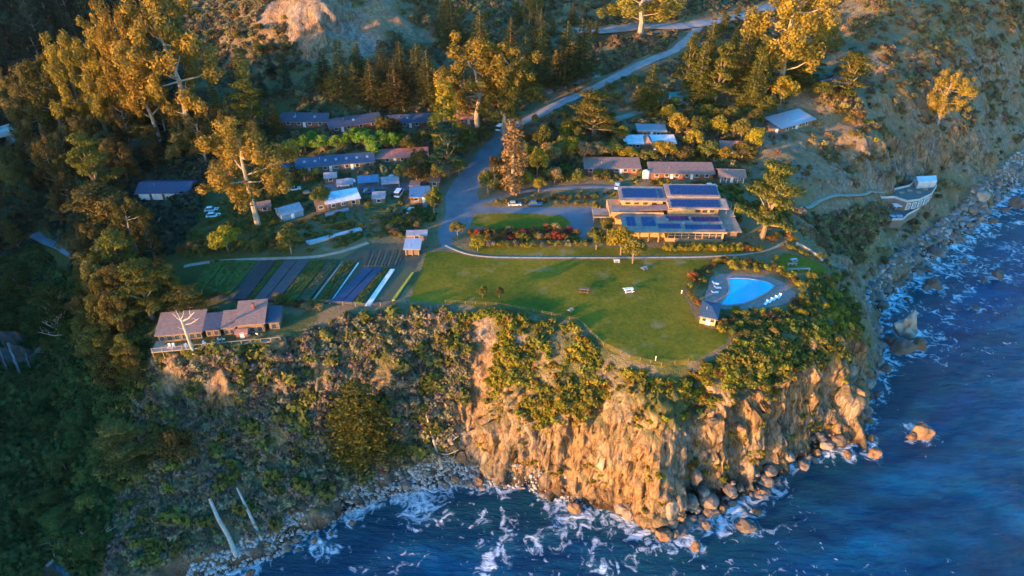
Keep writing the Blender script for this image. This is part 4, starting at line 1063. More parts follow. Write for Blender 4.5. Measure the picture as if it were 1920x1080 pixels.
# ------------------------------------------------------------------ the lodge
def lodge():
    a = Vector((*P(1172, 450, 36.0), 36.0)); b = Vector((*P(1355, 452, 36.0), 36.0))
    k = (b - a).length / 30.5
    root = empty('lodge', tuple(a), math.atan2(b.y - a.y, b.x - a.x)); tag(root, 'large cedar lodge with two tiers of solar-panelled roofs above the lawn', 'building')
    root.scale = (k, 1, 1)
    calm_spot(root, 36, 21)
    for q in range(9): TREES.append((a.x + 4 * q, a.y + 10, 11))
    B = lambda *c: MB().box(*c)
    # lower dining room
    m = B(12.6, 30.5, 7.8, 8.6, -1.5, 3.3); m.box(0, 12.6, 2.4, 8.6, -1.5, 3.3); m.box(12.6, 30.5, 0, 7.8, -1.5, 0.75); m.box(29.9, 30.5, 0, 7.8, 0.75, 3.3); m.box(12.6, 30.5, 0, 0.3, 2.55, 3.3); m.build('dining_room_wall', W_TAN, root)
    m = MB().slab([(-1.0,-1.0,3.55),(30.9,-1.0,3.55),(30.9,9.3,4.0),(-1.0,9.3,4.0)], 0.22); r1 = m.build('lower_roof', R_WARM, root)
    B(-1.1, 31.0, -1.16, -1.0, 3.2, 3.6).build('fascia', W_TAN, root)
    for i in range(8):
        x = 13.2 + i * 2.14
        f = MB()
        f.box(x - .1, x + .1, -.05, .2, .75, 2.55); f.box(x + .1, x + 2.04, -.05, .2, 1.75, 1.87)
        w = f.build('window', W_TAN, root)
        MB().box(x + .1, x + 2.04, .05, .12, .75, 2.55).build('pane', GLASS, w)
    for i in range(4):
        MB().box(0.8 + 3.1 * i, 1.05 + 3.1 * i, -0.7, -0.45, -1.5, 3.3).build('post', W_TAN, root)
    # entrance side and terrace roof between the tiers
    m = B(-4.2, 12.6, 9.4, 19.8, -1.5, 3.9); m.build('kitchen_wall', W_TAN, root)
    m = MB().slab([(-3.6,9.32,4.5),(13.0,9.32,4.5),(13.0,14.2,4.62),(-3.6,14.2,4.62)], 0.3); m.build('terrace_roof', R_WARM, root)
    B(-3.7, 13.0, 9.12, 9.3, 4.15, 4.72).build('terrace_fascia', W_TAN, root)
    m = MB().slab([(5.2,9.9,5.0),(15.5,9.5,5.6),(15.5,12.8,5.9),(7.5,12.9,5.2)], 0.12); m.build('entry_canopy', R_PINK, root)
    # upper left block
    B(0.2, 13.4, 14.2, 20.6, 3.9, 6.5).build('clerestory_wall', W_TAN, root)
    r2 = MB().slab([(-0.8,13.3,6.7),(14.4,13.3,6.7),(14.4,21.8,7.6),(-0.8,21.8,7.6)], 0.25).build('upper_left_roof', R_WARM, root)
    for i in range(4): window(root, 2.0 + 2.9 * i, 4.9, 1.6, 0.8, 14.2, W_TAN)
    # upper right block
    B(14.6, 30.6, 9.9, 21.0, 3.6, 6.2).build('upper_wall', W_TAN, root)
    r3 = MB().slab([(14.45,8.9,6.4),(33.6,8.9,6.4),(33.6,14.6,7.1),(14.45,14.6,7.1)], 0.25).build('upper_right_roof', R_WARM, root)
    r4 = MB().slab([(14.5,14.62,7.6),(32.0,14.62,7.6),(32.0,22.0,8.5),(14.5,22.0,8.5)], 0.25).build('ridge_roof', R_WARM, root)
    B(14.8, 31.6, 14.7, 14.9, 7.0, 7.45).build('roof_step', W_BROWN, root)
    for i in range(3): window(root, 24.0 + 2.3 * i, 4.5, 1.6, 1.0, 9.9, W_TAN)
    door(root, 30.0, 1.1, 2.2, W_BROWN, 9.88).location.z = 3.7
    # right wing and pergola
    B(31.1, 35.2, 2.0, 8.6, -1.5, 2.9).build('wing_wall', W_BROWN, root)
    MB().slab([(30.95,0.2,3.15),(36.0,0.2,3.15),(36.0,9.2,3.4),(30.95,9.2,3.4)], 0.2).build('wing_roof', R_WARM, root)
    for x in (30.9, 33.2, 35.6):
        for y in (10.2, 13.8): B(x, x + .16, y, y + .16, -1.5, 6.1).build('post', W_BROWN, root)
    B(30.8, 36.2, 9.6, 15.0, 3.3, 3.5).build('balcony_deck', M_WOOD, root)
    # raised deck on the left with glass rail
    dk = B(-9.4, -4.25, 9.6, 15.4, 2.5, 2.75).build('deck', M_WOOD, root)
    for x, y in ((-9.3, 9.7), (-6.9, 9.7), (-4.5, 9.7), (-9.3, 15.2), (-6.9, 15.2)):
        B(x, x + .14, y, y + .14, -1.5, 3.7).build('rail_post', W_BROWN, dk)
    B(-9.4, -4.25, 9.62, 9.68, 3.62, 3.72).build('rail', W_BROWN, dk); B(-9.38, -4.3, 9.66, 9.69, 2.8, 3.5).build('rail_glass', GLASS, dk)
    # solar panels, one by one
    def array(roof, x0, y0, nx, ny, z_of, pw=1.32, pd=1.22, step=1.42, sy=1.36):
        z0 = z_of(y0); dz = z_of(y0 + pd) - z0
        me = MB().hexa([(0,0,0),(pw,0,0),(pw,pd,dz),(0,pd,dz)], [(0,0,.06),(pw,0,.06),(pw,pd,dz+.06),(0,pd,dz+.06)]).mesh('solar_panel'); me.materials.append(SOLAR)
        fr = MB()
        for c in ((-.035,0,-.035,pd+.035),(pw,pw+.035,-.035,pd+.035)):
            pass
        for i in range(nx):
            for j in range(ny):
                o = link('solar_panel', me, None, roof); y = y0 + j * sy
                o.location = (x0 + i * step, y, z_of(y) + 0.10)
    lo = lambda y: 3.55 + (y + 1) * 0.45 / 10.3
    ul = lambda y: 6.7 + (y - 13.3) * 0.9 / 8.5
    u1 = lambda y: 6.4 + (y - 8.9) * 0.7 / 5.7
    u2 = lambda y: 7.6 + (y - 14.62) * 0.9 / 7.38
    array(r2, 0.4, 14.9, 8, 4, ul); array(r2, 12.2, 14.9, 1, 4, ul)
    array(r4, 16.0, 15.6, 11, 4, u2)
    array(r3, 15.4, 9.6, 11, 3, u1)
    array(r1, 0.7, 2.2, 2, 4, lo); array(r1, 5.4, 2.2, 3, 4, lo); array(r1, 10.2, 1.0, 5, 2, lo); array(r1, 13.6, 5.6, 5, 2, lo); array(r1, 18.6, 0.6, 8, 2, lo); array(r1, 21.6, 5.2, 6, 2, lo)
    for i, (x, y, z) in enumerate(((13.2, 5.0, 3.85), (18.0, 3.2, 3.8), (20.6, 6.8, 3.9))):
        B(x, x + .7, y, y + .7, z, z + .6).build('roof_vent', M_STEEL, r1)
lodge()

# ------------------------------------------------------------------ cliff house
def cliff_house():
    a = Vector((*P(291, 653, 33.6), 33.6)); b = Vector((*P(526, 632, 33.6), 33.6)); yaw = math.atan2(b.y - a.y, b.x - a.x); w = (b - a).length
    root = empty('cliff_house', tuple(a), yaw); tag(root, 'rambling brown-roofed house with timber decks on the brow at left', 'building')
    calm_spot(root, w, 11)
    for q in range(10): TREES.append((a.x + math.cos(yaw) * q * 3.5 - 4 * math.sin(yaw), a.y + math.sin(yaw) * q * 3.5 + 4 * math.cos(yaw), 5.5))
    s = w / 32.0
    def blk(nm, x0, x1, y0, y1, h, rise, rm, wm=W_BROWN, ov=0.5):
        x0, x1 = x0 * s, x1 * s
        MB().box(x0, x1, y0, y1, -2.5, h - .1).hexa([(x0,y0,h-.1),(x1,y0,h-.1),(x1,y1,h-.1),(x0,y1,h-.1)], [(x0,y0,h-.06),(x1,y0,h-.06),(x1,y1,h+rise-.3),(x0,y1,h+rise-.3)]).build('wall', wm, root)
        return MB().slab([(x0-ov,y0-ov,h),(x1+ov,y0-ov,h),(x1+ov,y1+ov,h+rise),(x0-ov,y1+ov,h+rise)], .2).build(nm, rm, root)
    blk('roof', 0.5, 11.6, 2.2, 9.0, 2.5, 1.6, R_PINK)
    blk('roof', 12.6, 16.2, 2.6, 7.4, 2.6, 1.3, R_SLATE)  # slate colour paints in the blue shade lying on this roof
    blk('roof', 17.2, 20.0, 2.6, 7.6, 2.7, 1.4, R_PINK)
    r = blk('roof', 20.9, 27.8, 2.4, 9.6, 3.3, 2.0, R_PINK)
    blk('roof', 28.9, 31.6, 3.0, 8.6, 3.0, 0.5, R_SLATE)
    blk('porch_roof', 20.6, 23.6, 0.6, 1.8, 1.9, 0.4, R_RED, W_RED, 0.2)
    MB().box(24.5 * s, 25.1 * s, 7.0, 7.6, 4.3, 6.2).build('chimney', W_RED, r)
    for x in (1.5, 3.4, 5.3, 7.2, 9.1, 10.8): window(root, x * s, 0.5, 1.1, 1.3, 2.2, M_WOOD)
    for x in (13.4, 15.2): window(root, x * s, 0.6, 1.0, 1.2, 2.6, M_WOOD)
    for x in (17.9, 19.3): window(root, x * s, 0.6, 0.9, 1.2, 2.6, M_WOOD)
    for x in (24.6, 26.6): window(root, x * s, 0.7, 1.2, 1.4, 2.4, M_WOOD)
    window(root, 30.2 * s, 0.7, 1.2, 1.4, 3.0, M_WOOD)
    door(root, 22.2 * s, 1.0, 2.0, W_WHITE, 0.6); door(root, 14.3 * s, 0.9, 2.0, W_RED, 2.6)
    d = MB().box(-0.6, 32.4 * s, -1.4, 2.9, -0.35, -0.12).build('deck', M_WOOD, root)
    me = MB().box(-.06,.06,-.06,.06,-2.6,0.9).mesh('rail_post'); me.materials.append(M_WOOD)
    for i in range(14):
        o = link('rail_post', me, None, d); o.location = (-.4 + 32.6 * s * i / 13, -1.3, 0)
    MB().box(-.5, 32.3 * s, -1.36, -1.24, .9, 1.0).build('rail', M_WOOD, d)
    return root
cliff_house()
for i, (px, py) in enumerate(((318,652),(326,651),(350,651),(384,646),(412,640),(420,639),(468,632),(484,630))):
    x, y = P(px, py, 33.55); z = 33.68
    c = empty('deck_chair', (x, y, z), 0.4 * i); tag(c, 'white chair on the timber deck of the cliff house', 'chair', 'white chairs on the cliff house deck')
    MB().box(-.3,.3,-.3,.3,.38,.45).build('seat', W_WHITE, c); MB().box(-.3,.3,.26,.32,.45,1.0).build('backrest', W_WHITE, c)
    for u in (-.27,.27):
        for v in (-.27,.27): MB().box(u-.03,u+.03,v-.03,v+.03,-.2,.38).build('leg', W_WHITE, c)

# ------------------------------------------------------------------ bath house on the sea slope
def baths():
    z1, z2 = 17.5, 13.2
    def pol(pts, z): return [P(a, b, z) for a, b in pts]
    up = pol([(1648,372),(1672,358),(1706,350),(1716,340),(1752,338),(1754,352),(1744,366),(1722,376),(1700,379),(1676,371)], z1)
    lo = pol([(1660,404),(1668,388),(1690,378),(1716,380),(1722,392),(1700,404),(1692,412),(1662,413)], z2)
    cx, cy = np.mean([p[0] for p in up]), np.mean([p[1] for p in up])
    root = empty('bath_house', (cx, cy, z1)); tag(root, 'pale concrete bath house stepping down the sea slope at right', 'building')
    sh = lambda pl: [(x - cx, y - cy) for x, y in pl]
    def terrace(nm, pl, z, h, deep):
        pl = sh(pl); o = MB().prism(pl, z - deep, z).build(nm, M_DECKT, root)
        n = len(pl)
        for i in range(n):
            p, q = Vector(pl[i]), Vector(pl[(i + 1) % n]); d = (q - p).normalized(); nn = Vector((-d.y, d.x)) * 0.28
            a, b = p + d * 0.02, q - d * 0.02
            MB().prism([tuple(a + nn * .05), tuple(b + nn * .05), tuple(b + nn), tuple(a + nn)], z + 0.002, z + h).build('parapet', W_CONC, o)
        return o
    t1 = terrace('upper_terrace', up, 0, 0.9, 4.4)
    t2 = terrace('lower_terrace', lo, z2 - z1, 0.8, 3.5)
    pv = sh(pol([(1714,343),(1750,341),(1752,352),(1718,354)], z1))
    MB().prism(pv, 0.01, 2.6).build('pavilion', W_CONC, root)
    MB().prism([(x * 1.02 - 0.02 * pv[0][0], y * 1.01 - 0.01 * pv[0][1]) for x, y in pv], 2.62, 2.95).build('pavilion_roof', R_WHITE, root)
    # massage rooms between the terraces with glazed bays
    bay = [(1700,379),(1722,376),(1744,366),(1754,352)]
    pts = sh(pol(bay, z1))
    for i in range(3):
        p, q = Vector(pts[i]), Vector(pts[i + 1]); d = q - p; n = Vector((d.y, -d.x)).normalized()
        for k in range(2):
            a, b = p + d * (.08 + .5 * k), p + d * (.42 + .5 * k)
            f = MB().prism([tuple(a - n * .05), tuple(b - n * .05), tuple(b + n * .10), tuple(a + n * .10)], -3.4, -0.6).build('window', R_WHITE, root)
            a2, b2 = a + d * .04, b - d * .04
            MB().prism([tuple(a2 + n * .08), tuple(b2 + n * .08), tuple(b2 + n * .13), tuple(a2 + n * .13)], -3.2, -0.8).build('pane', GREENHOUSE, f)
    for i, (px, py) in enumerate(((1672,407),(1686,407))):
        x, y = sh(pol([(px, py)], z2))[0]
        tb = MB().box(x-1.1, x+1.1, y-.7, y+.7, z2-z1+.003, z2-z1+.7).build('tub', W_CONC, t2)
        MB().box(x-.9, x+.9, y-.5, y+.5, z2-z1+.7, z2-z1+.72).build('water', MATS.get('pool_water') or W_WHITE, tb)
    for i, (px, py) in enumerate(((1690,362),(1705,358),(1722,362),(1735,356))):
        x, y = sh(pol([(px, py)], z1))[0]
        MB().box(x-.9, x+.9, y-.5, y+.5, .003, .55).build('tub', M_WOOD, t1)
    x, y = sh(pol([(1679,394)], z2))[0]
    MB().slab([(x-1.6,y-1.2,z2-z1+2.2),(x+1.6,y-1.2,z2-z1+2.2),(x+1.6,y+1.2,z2-z1+2.5),(x-1.6,y+1.2,z2-z1+2.5)], .1).box(x-.06,x+.06,y-.06,y+.06,z2-z1,z2-z1+2.2).build('sun_shade', R_WHITE, t2)
def pool_mat():
    m, nt, N, K, B = _new('pool_water')
    B.inputs['Base Color'].default_value = (0.015, 0.42, 0.85, 1); B.inputs['Roughness'].default_value = 0.06
    w = N.new('ShaderNodeTexNoise'); w.inputs['Scale'].default_value = 1.6; w.inputs['Detail'].default_value = 4
    bp = N.new('ShaderNodeBump'); bp.inputs['Strength'].default_value = 0.1; K.new(w.outputs['Fac'], bp.inputs['Height']); K.new(bp.outputs[0], B.inputs['Normal'])
    MATS['pool_water'] = m
pool_mat()
baths()

# ------------------------------------------------------------------ swimming pool and its furniture
POOL = PZ([(1366,523),(1382,522),(1402,523),(1424,526),(1440,530),(1451,536),(1442,545),(1426,554),(1410,562),(1394,568),(1374,571),(1352,571),(1361,560),(1368,548),(1369,534)], 35.35)
def pool():
    cx, cy = np.mean([p[0] for p in POOL]), np.mean([p[1] for p in POOL])
    z = h1(cx, cy)
    root = empty('swimming_pool', (cx, cy, z)); tag(root, 'bright blue fan-shaped swimming pool on the paved terrace', 'pool')
    pl = [(x - cx, y - cy) for x, y in POOL]
    MB().prism(pl, -0.3, 0.16).build('water', MATS['pool_water'], root)
    n = len(pl)
    for i in range(n):
        p, q = Vector(pl[i]), Vector(pl[(i + 1) % n]); d = (q - p).normalized(); o = Vector((d.y, -d.x))
        if (p + o).length < p.length: o = -o
        MB().prism([tuple(p), tuple(q), tuple(q + o * .4), tuple(p + o * .4)], -0.2, 0.24).build('coping_stone', M_STONE, root)
    # hand rail at the steps
    MB().path([(pl[11][0]-.3, pl[11][1]+.2, .1), (pl[11][0]-.3, pl[11][1]+.2, .95), (pl[11][0]+.5, pl[11][1]+.5, .95), (pl[11][0]+.5, pl[11][1]+.5, .1)], [.04]*4, 6).build('hand_rail', M_STEEL, root)
pool()
def lounger(px, py, rz, label):
    x, y, z = G(px, py)
    r = empty('sun_lounger', (x, y, z), rz); tag(r, label, 'lounger', 'sun loungers by the pool')
    MB().box(-.35,.35,-1.0,.45,.28,.38).build('mattress', W_WHITE, r)
    MB().slab([(-.35,.45,.40),(.35,.45,.40),(.35,1.0,.85),(-.35,1.0,.85)], .1).build('backrest', W_WHITE, r)
    for u in (-.3,.3):
        for v in (-.9,.4): MB().box(u-.03,u+.03,v-.03,v+.03,0,.28).build('leg', M_STEEL, r)
for i, (a, b) in enumerate(((1436,570),(1444,566),(1452,562),(1460,558))):
    lounger(a, b, R(-40), ('nearest of four white loungers in a row beside the pool','second of four white loungers in a row beside the pool','third of four white loungers in a row beside the pool','farthest right of four white loungers beside the pool')[i])
for i, (a, b) in enumerate(((1341,533),(1345,541),(1340,550))):
    lounger(a, b, R(70 + 15 * i), ('far','middle','near')[i] + ' one of three pale loungers left of the pool')
def picnic(px, py, rz, label, m, s=1.0):
    x, y, z = G(px, py)
    r = empty('picnic_table', (x, y, z), rz); r.scale = (s, s, s); tag(r, label, 'table')
    MB().box(-1.0,1.0,-.4,.4,.70,.78).build('table_top', m, r)
    for v in (-.75,.75): MB().box(-1.0,1.0,v-.15,v+.15,.42,.48).build('bench', m, r)
    for u in (-.7,.7):
        MB().box(u-.05,u+.05,-.72,.72,.30,.42).tube((u,-.6,-.05),(u,-.25,.7),.05,.05,5).tube((u,.6,-.05),(u,.25,.7),.05,.05,5).build('leg_frame', m, r)
picnic(1178,547,0.2,'pale picnic table in the middle of the sunlit lawn',W_WHITE,1.3)
picnic(1095,547,-0.2,'dark picnic table on the lawn left of the pale one',W_BROWN,1.4)
picnic(1156,491,0.0,'white table beside the lawn path near the leafy tree',W_WHITE,0.9)
picnic(1208,505,0.6,'small grey table on the lawn below the lodge hedge',M_STEEL,0.9)
picnic(1070,583,0.9,'small grey bench table near the fenced edge of the lawn',M_WOOD,0.8)
picnic(1488,490,0.3,'grey table on the terrace lawn',M_STEEL,1.0)
def bench(p0, p1, label, m):
    a, b = Vector(G(*p0)), Vector(G(*p1)); d = b - a; ln = d.length
    r = empty('stone_bench', tuple(a), math.atan2(d.y, d.x)); tag(r, label, 'bench')
    MB().box(0, ln, -.3, .3, .4, .52).build('seat', m, r)
    for u in (.25, ln/2, ln-.25): MB().box(u-.15, u+.15, -.25, .25, -.2, .4).build('leg', m, r)
bench((1476,507),(1518,508),'long pale bench at the near side of the terrace lawn',M_STONE)
bench((1476,497),(1494,497),'short pale bench behind the long bench on the terrace lawn',M_STONE)
x_, y_, z_ = G(1229, 676)
p_ = empty('marker_post', (x_, y_, z_)); tag(p_, 'white marker post at the tip of the lawn', 'post')
MB().tube((0,0,-.3),(0,0,1.2),.09,.08,8).build('post', W_WHITE, p_); MB().tube((0,0,1.2),(0,0,1.35),.12,.03,8).build('cap', W_WHITE, p_)
x_, y_, z_ = G(1278, 550)
p_ = empty('garden_lamp', (x_, y_, z_)); tag(p_, 'small white bollard at the right edge of the lawn', 'bollard')
MB().tube((0,0,-.3),(0,0,.8),.16,.14,8).build('post', W_WHITE, p_); MB().tube((0,0,.8),(0,0,1.05),.2,.06,8).build('cap', W_WHITE, p_)

# ------------------------------------------------------------------ fences
def fence(name, label, px, gap, h, m, z=None):
    pts = [Vector((*P(a, b, z), z)) if z else Vector(G(a, b)) for a, b in px]
    d = dense([tuple(p) for p in pts], gap)
    r = empty(name, tuple(d[0])); tag(r, label, 'fence')
    o0 = Vector(d[0])
    me = MB().box(-.07,.07,-.07,.07,-.6,h).mesh('post'); me.materials.append(m)
    prev = None
    for q in d:
        zz = h1(q[0], q[1]); v = Vector((q[0], q[1], zz)) - o0
        o = link('post', me, None, r); o.location = v
        if prev is not None:
            b = MB()
            for k in (.35, .62, .93):
                b.tube(prev + Vector((0,0,h*k)), v + Vector((0,0,h*k)), .025, .025, 4)
            b.build('rail', m, r)
        prev = v
fence('lawn_fence','thin wooden rail fence along the cliff edge of the lawn',[(835,568),(930,573),(1000,585),(1085,603),(1131,648),(1180,672),(1240,686),(1290,678)],2.4,1.0,W_BROWN)
fence('farm_fence','rail fence along the outer edge of the farm rows',[(560,566),(620,570),(690,576),(760,568)],2.6,1.1,M_WOOD)
def low_wall():
    pts = [Vector(G(a, b)) for a, b in ((1492,458),(1508,466),(1526,478),(1542,490),(1556,500))]
    r = empty('low_wall', tuple(pts[0])); tag(r, 'low pale wall along the rim beyond the terrace lawn', 'wall')
    o0 = pts[0]
    for i in range(len(pts) - 1):
        p, q = pts[i] - o0, pts[i+1] - o0; d = (q - p).normalized(); n = Vector((-d.y, d.x, 0)) * .25
        k = max(2, int((q - p).length / 1.2))
        for j in range(k):
            a = p + (q - p) * (j / k) + d * .02; b = p + (q - p) * ((j + 1) / k) - d * .02
            up = Vector((0,0,.75 + .08 * ((j * 7 + i) % 3)))
            MB().hexa([a - n - Vector((0,0,.5)), b - n - Vector((0,0,.5)), b + n - Vector((0,0,.5)), a + n - Vector((0,0,.5))], [a - n + up, b - n + up, b + n + up, a + n + up]).build('stone_block', M_STONE, r)
low_wall()

# ------------------------------------------------------------------ vehicles
TYRE = mat('tyre_rubber', [(0.02,0.02,0.02),(0.035,0.035,0.035)], 4, 0.9)
PAINT = {'white': mat('white_car_paint', [(0.66,0.67,0.69),(0.74,0.74,0.76)], 0.8, 0.25, spec=0.6), 'dark': mat('dark_car_paint', [(0.03,0.035,0.045),(0.05,0.055,0.07)], 0.8, 0.25, spec=0.6),
         'blue': mat('blue_car_paint', [(0.05,0.12,0.25),(0.07,0.16,0.32)], 0.8, 0.25, spec=0.6), 'silver': mat('silver_car_paint', [(0.38,0.40,0.43),(0.48,0.5,0.53)], 0.8, 0.25, spec=0.6)}
def car(px, py, rz, paint, label, kind='car', group=None):
    x, y, z = G(px, py)
    r = empty('parked_car' if kind == 'car' else 'parked_van', (x, y, z + 0.12), rz); tag(r, label, 'car' if kind == 'car' else 'van', group)
    Ln, Wd = (4.4, 1.8) if kind == 'car' else (5.2, 2.0)
    l, w = Ln / 2, Wd / 2
    b = MB().hexa([(-l,-w,.32),(l,-w,.32),(l,w,.32),(-l,w,.32)], [(-l+.08,-w+.04,.86),(l-.12,-w+.04,.80),(l-.12,w-.04,.80),(-l+.08,w-.04,.86)])
    if kind == 'car': ca = [(-l+.25,-w+.1,.86),(l-1.3,-w+.1,.84),(l-1.3,w-.1,.84),(-l+.25,w-.1,.86)], [(-l+.75,-w+.25,1.42),(l-2.0,-w+.25,1.42),(l-2.0,w-.25,1.42),(-l+.75,w-.25,1.42)]
    else: ca = [(-l+.1,-w+.05,.86),(l-.7,-w+.05,.84),(l-.7,w-.05,.84),(-l+.1,w-.05,.86)], [(-l+.15,-w+.12,2.0),(l-1.5,-w+.12,2.0),(l-1.5,w-.12,2.0),(-l+.15,w-.12,2.0)]
    b.build('body', PAINT[paint], r)
    MB().hexa(*ca).build('cabin_glass', GLASS, r)
    tp = [(a, c, d) for a, c, d in ca[1]]
    MB().hexa([(a*1.0, c*1.02, d-.02) for a, c, d in tp], [(a*.98, c*.98, d+.05) for a, c, d in tp]).build('roof_panel', PAINT[paint], r)
    me = MB().tube((0,-.11,0),(0,.11,0),.33,.33,12).mesh('wheel'); me.materials.append(TYRE)
    mr_ = MB().tube((0,-.12,0),(0,.12,0),.18,.18,8).mesh('rim'); mr_.materials.append(M_STEEL)
    for u in (-l + .8, l - .85):
        for v in (-w + .08, w - .08):
            o = link('wheel', me, None, r); o.location = (u, v, .33); link('rim', mr_, None, o)
    for v in (-.6, .6): MB().box(l-.13, l-.03, v-.18, v+.18, .58, .74).build('headlight', W_WHITE, r)
car(1157,352,R(80),'white','white car parked at the upper drive beside the lodge')
car(1047,172,R(35),'dark','dark car on the short spur beside the driveway')
car(938,243,R(70),'white','white van at the foot of the driveway under the eucalyptus','van')
car(553,357,R(15),'white','white car parked below the small blue cabin')
car(644,350,R(10),'white','left of two white cars side by side in the yard',group='yard cars')
car(655,343,R(10),'white','right of two white cars side by side in the yard',group='yard cars')
car(738,337,R(-20),'silver','silver car at the upper edge of the yard')
car(748,366,R(80),'white','white van between the sheds in the yard','van')
car(398,396,R(10),'white','upper of two white cars beside the orange eucalyptus trunk')
car(401,407,R(10),'white','lower of two white cars beside the orange eucalyptus trunk')
car(322,394,R(95),'blue','blue car in front of the white garage doors')
car(336,400,R(95),'silver','silver car in front of the white garage doors')
car(800,388,R(80),'dark','dark car at the corner of the drive below the blue shed')
x_, y_, z_ = G(318, 418)
d_ = empty('timber_deck', (x_, y_, z_ + .4), R(4)); tag(d_, 'small timber deck below the garage', 'deck')
for i in range(14): MB().box(-4.0 + .58 * i, -3.45 + .58 * i, 0, 4.5, 0, .14).build('plank', M_WOOD, d_)
for u in (-3.8, 0, 3.8): MB().box(u-.12, u+.12, .2, .44, -2, 0).build('post', M_WOOD, d_)

# ------------------------------------------------------------------ farm rows
def rows():
    cols = {'g': mat('leafy_rows', [(0.035,0.075,0.014),(0.06,0.11,0.02),(0.09,0.13,0.03)], 1.2, 0.95, 0.8, world=True),
            'd': mat('dark_bed_soil', [(0.035,0.03,0.032),(0.055,0.047,0.048)], 0.8, 0.95, 0.6, world=True),
            'p': mat('purple_brown_soil', [(0.065,0.05,0.055),(0.10,0.078,0.08)], 0.8, 0.95, 0.6, world=True),
            'b': mat('dark_ground_cloth', [(0.018,0.035,0.075),(0.03,0.055,0.11)], 0.6, 0.6, 0.2, world=True),
            't': mat('blue_green_rows', [(0.03,0.065,0.045),(0.05,0.095,0.06)], 1.2, 0.95, 0.8, world=True),
            'w': R_WHITE, 'y': mat('yellow_flower_row', [(0.25,0.22,0.02),(0.42,0.36,0.04)], 1.5, 0.9, 0.6, world=True), 'l': M_PATH}
    # (back-left, back-right, front-left, front-right pixel columns, material)
    S = [(398,425,352,378,'g'),(427,454,381,405,'g'),(456,482,408,432,'g'),(491,518,436,462,'d'),(521,531,465,474,'g'),(534,556,477,498,'p'),(558,581,500,522,'p'),(585,599,526,541,'g'),(601,614,543,556,'g'),
         (618,637,560,580,'t'),(641,644,584,588,'l'),(648,658,592,602,'g'),(660,670,604,614,'t'),(684,701,618,640,'b'),(703,718,642,660,'b'),(721,731,663,678,'g')]
    V0 = lambda c, y: P(c, y, 35.45)
    plants = []
    for a, b, c, d, k in S:
        yb, yf = (489, 548) if b < 483 else (489, 561) if b < 640 else (491, 565) if b < 675 else (503, 567)
        q = [V0(c, yf), V0(d, yf), V0(b, yb), V0(a, yb)]
        z = 35.3 + 0.1
        o = MB().hexa([(x, y, z - .4) for x, y in q], [(x, y, z + (.28 if k in 'gt' else .2)) for x, y in q]).build('crop_row', cols[k], FARM)
        if k in 'gt': plants.append((q, k))
    # fine rows of the upper plot
    for i in range(11):
        t = i / 10; a = 697 + 62 * t; c = 682 + 62 * t
        q = [V0(c, 499), V0(c + 4, 499), V0(a + 4, 462), V0(a, 462)]
        MB().hexa([(x, y, 35.1) for x, y in q], [(x, y, 35.62) for x, y in q]).build('crop_row', cols['t' if i % 2 else 'd'], FARM)
    for i in range(6):
        q = [V0(683 + 0 * i, 418 - 5 * i), V0(748, 416 - 5 * i), V0(748, 413 - 5 * i), V0(683, 415 - 5 * i)]
        zz = [h1(*p) for p in q]
        MB().hexa([(p[0], p[1], z - .3) for p, z in zip(q, zz)], [(p[0], p[1], z + .35) for p, z in zip(q, zz)]).build('crop_row', cols['g' if i % 2 else 't'], FARM)
    def strip(name, label, cat, q, m, h):
        cx, cy = q[0]; zz = [h1(*p) for p in q]
        o = MB().hexa([(p[0]-cx, p[1]-cy, z - zz[0] - .2) for p, z in zip(q, zz)], [((p[0]-cx), (p[1]-cy), z - zz[0] + h) for p, z in zip(q, zz)]).build(name, m)
        o.location = (cx, cy, zz[0]); tag(o, label, cat)
    strip('row_cover','long white row cover at the right end of the farm rows','row cover',[V0(684,571),V0(694,571),V0(740,506),V0(732,506)],R_WHITE,.4)
    strip('row_cover','pale blue row cover below the greenhouses','row cover',[P(574,455,36),P(580,459,36),P(680,434,36),P(676,430,36)],R_METAL,.75)
    strip('flower_row','bright yellow flowering row at the right edge of the farm','flower row',[V0(734,562),V0(740,562),V0(776,512),V0(772,512)],cols['y'],.4)
    strip('row_cover','thin white drip line between green rows','row cover',[V0(617,566),V0(619,566),V0(673,494),V0(671,494)],R_WHITE,.3)
    strip('flower_row','orange flowering row above the pale blue row cover','flower row',[P(602,428,36),P(604,431,36),P(656,418,36),P(654,415,36)],LEAF['rust'],.7)
    strip('row_cover','narrow grey bench row under the potting shed','row cover',[P(610,404,36),P(612,407,36),P(655,396,36),P(653,393,36)],R_GREY,.8)
    return plants
FARM = next(o for o in bpy.data.objects if o.name == 'farm_field')
FARM_ROWS = rows()

# ------------------------------------------------------------------ highway bridge glimpsed at the left edge
a_ = Vector((*P(-70, 268, 46), 46)); b_ = Vector((*P(27, 240, 46), 46))
br = empty('highway_bridge', tuple(a_), math.atan2((b_ - a_).y, (b_ - a_).x)); tag(br, 'pale concrete highway bridge at the left edge of the canyon', 'bridge')
ln_ = (b_ - a_).length
MB().box(0, ln_, -3.5, 3.5, -.9, 0).build('deck', W_CONC, br)
for v in (-3.5, 3.2):
    MB().box(0, ln_, v, v + .3, 0.004, .95).build('parapet', W_CONC, br)
for u in (ln_ * .15, ln_ * .5, ln_ * .85): MB().box(u - .6, u + .6, -2.5, 2.5, -18, -.9).build('pier', W_CONC, br)
# highway lane line
drape('road_marking', [(p[0], p[1] + .0) for p in WAYPTS['highway'][1:]], 0.3, W_WHITE, lift=0.24, across=2)

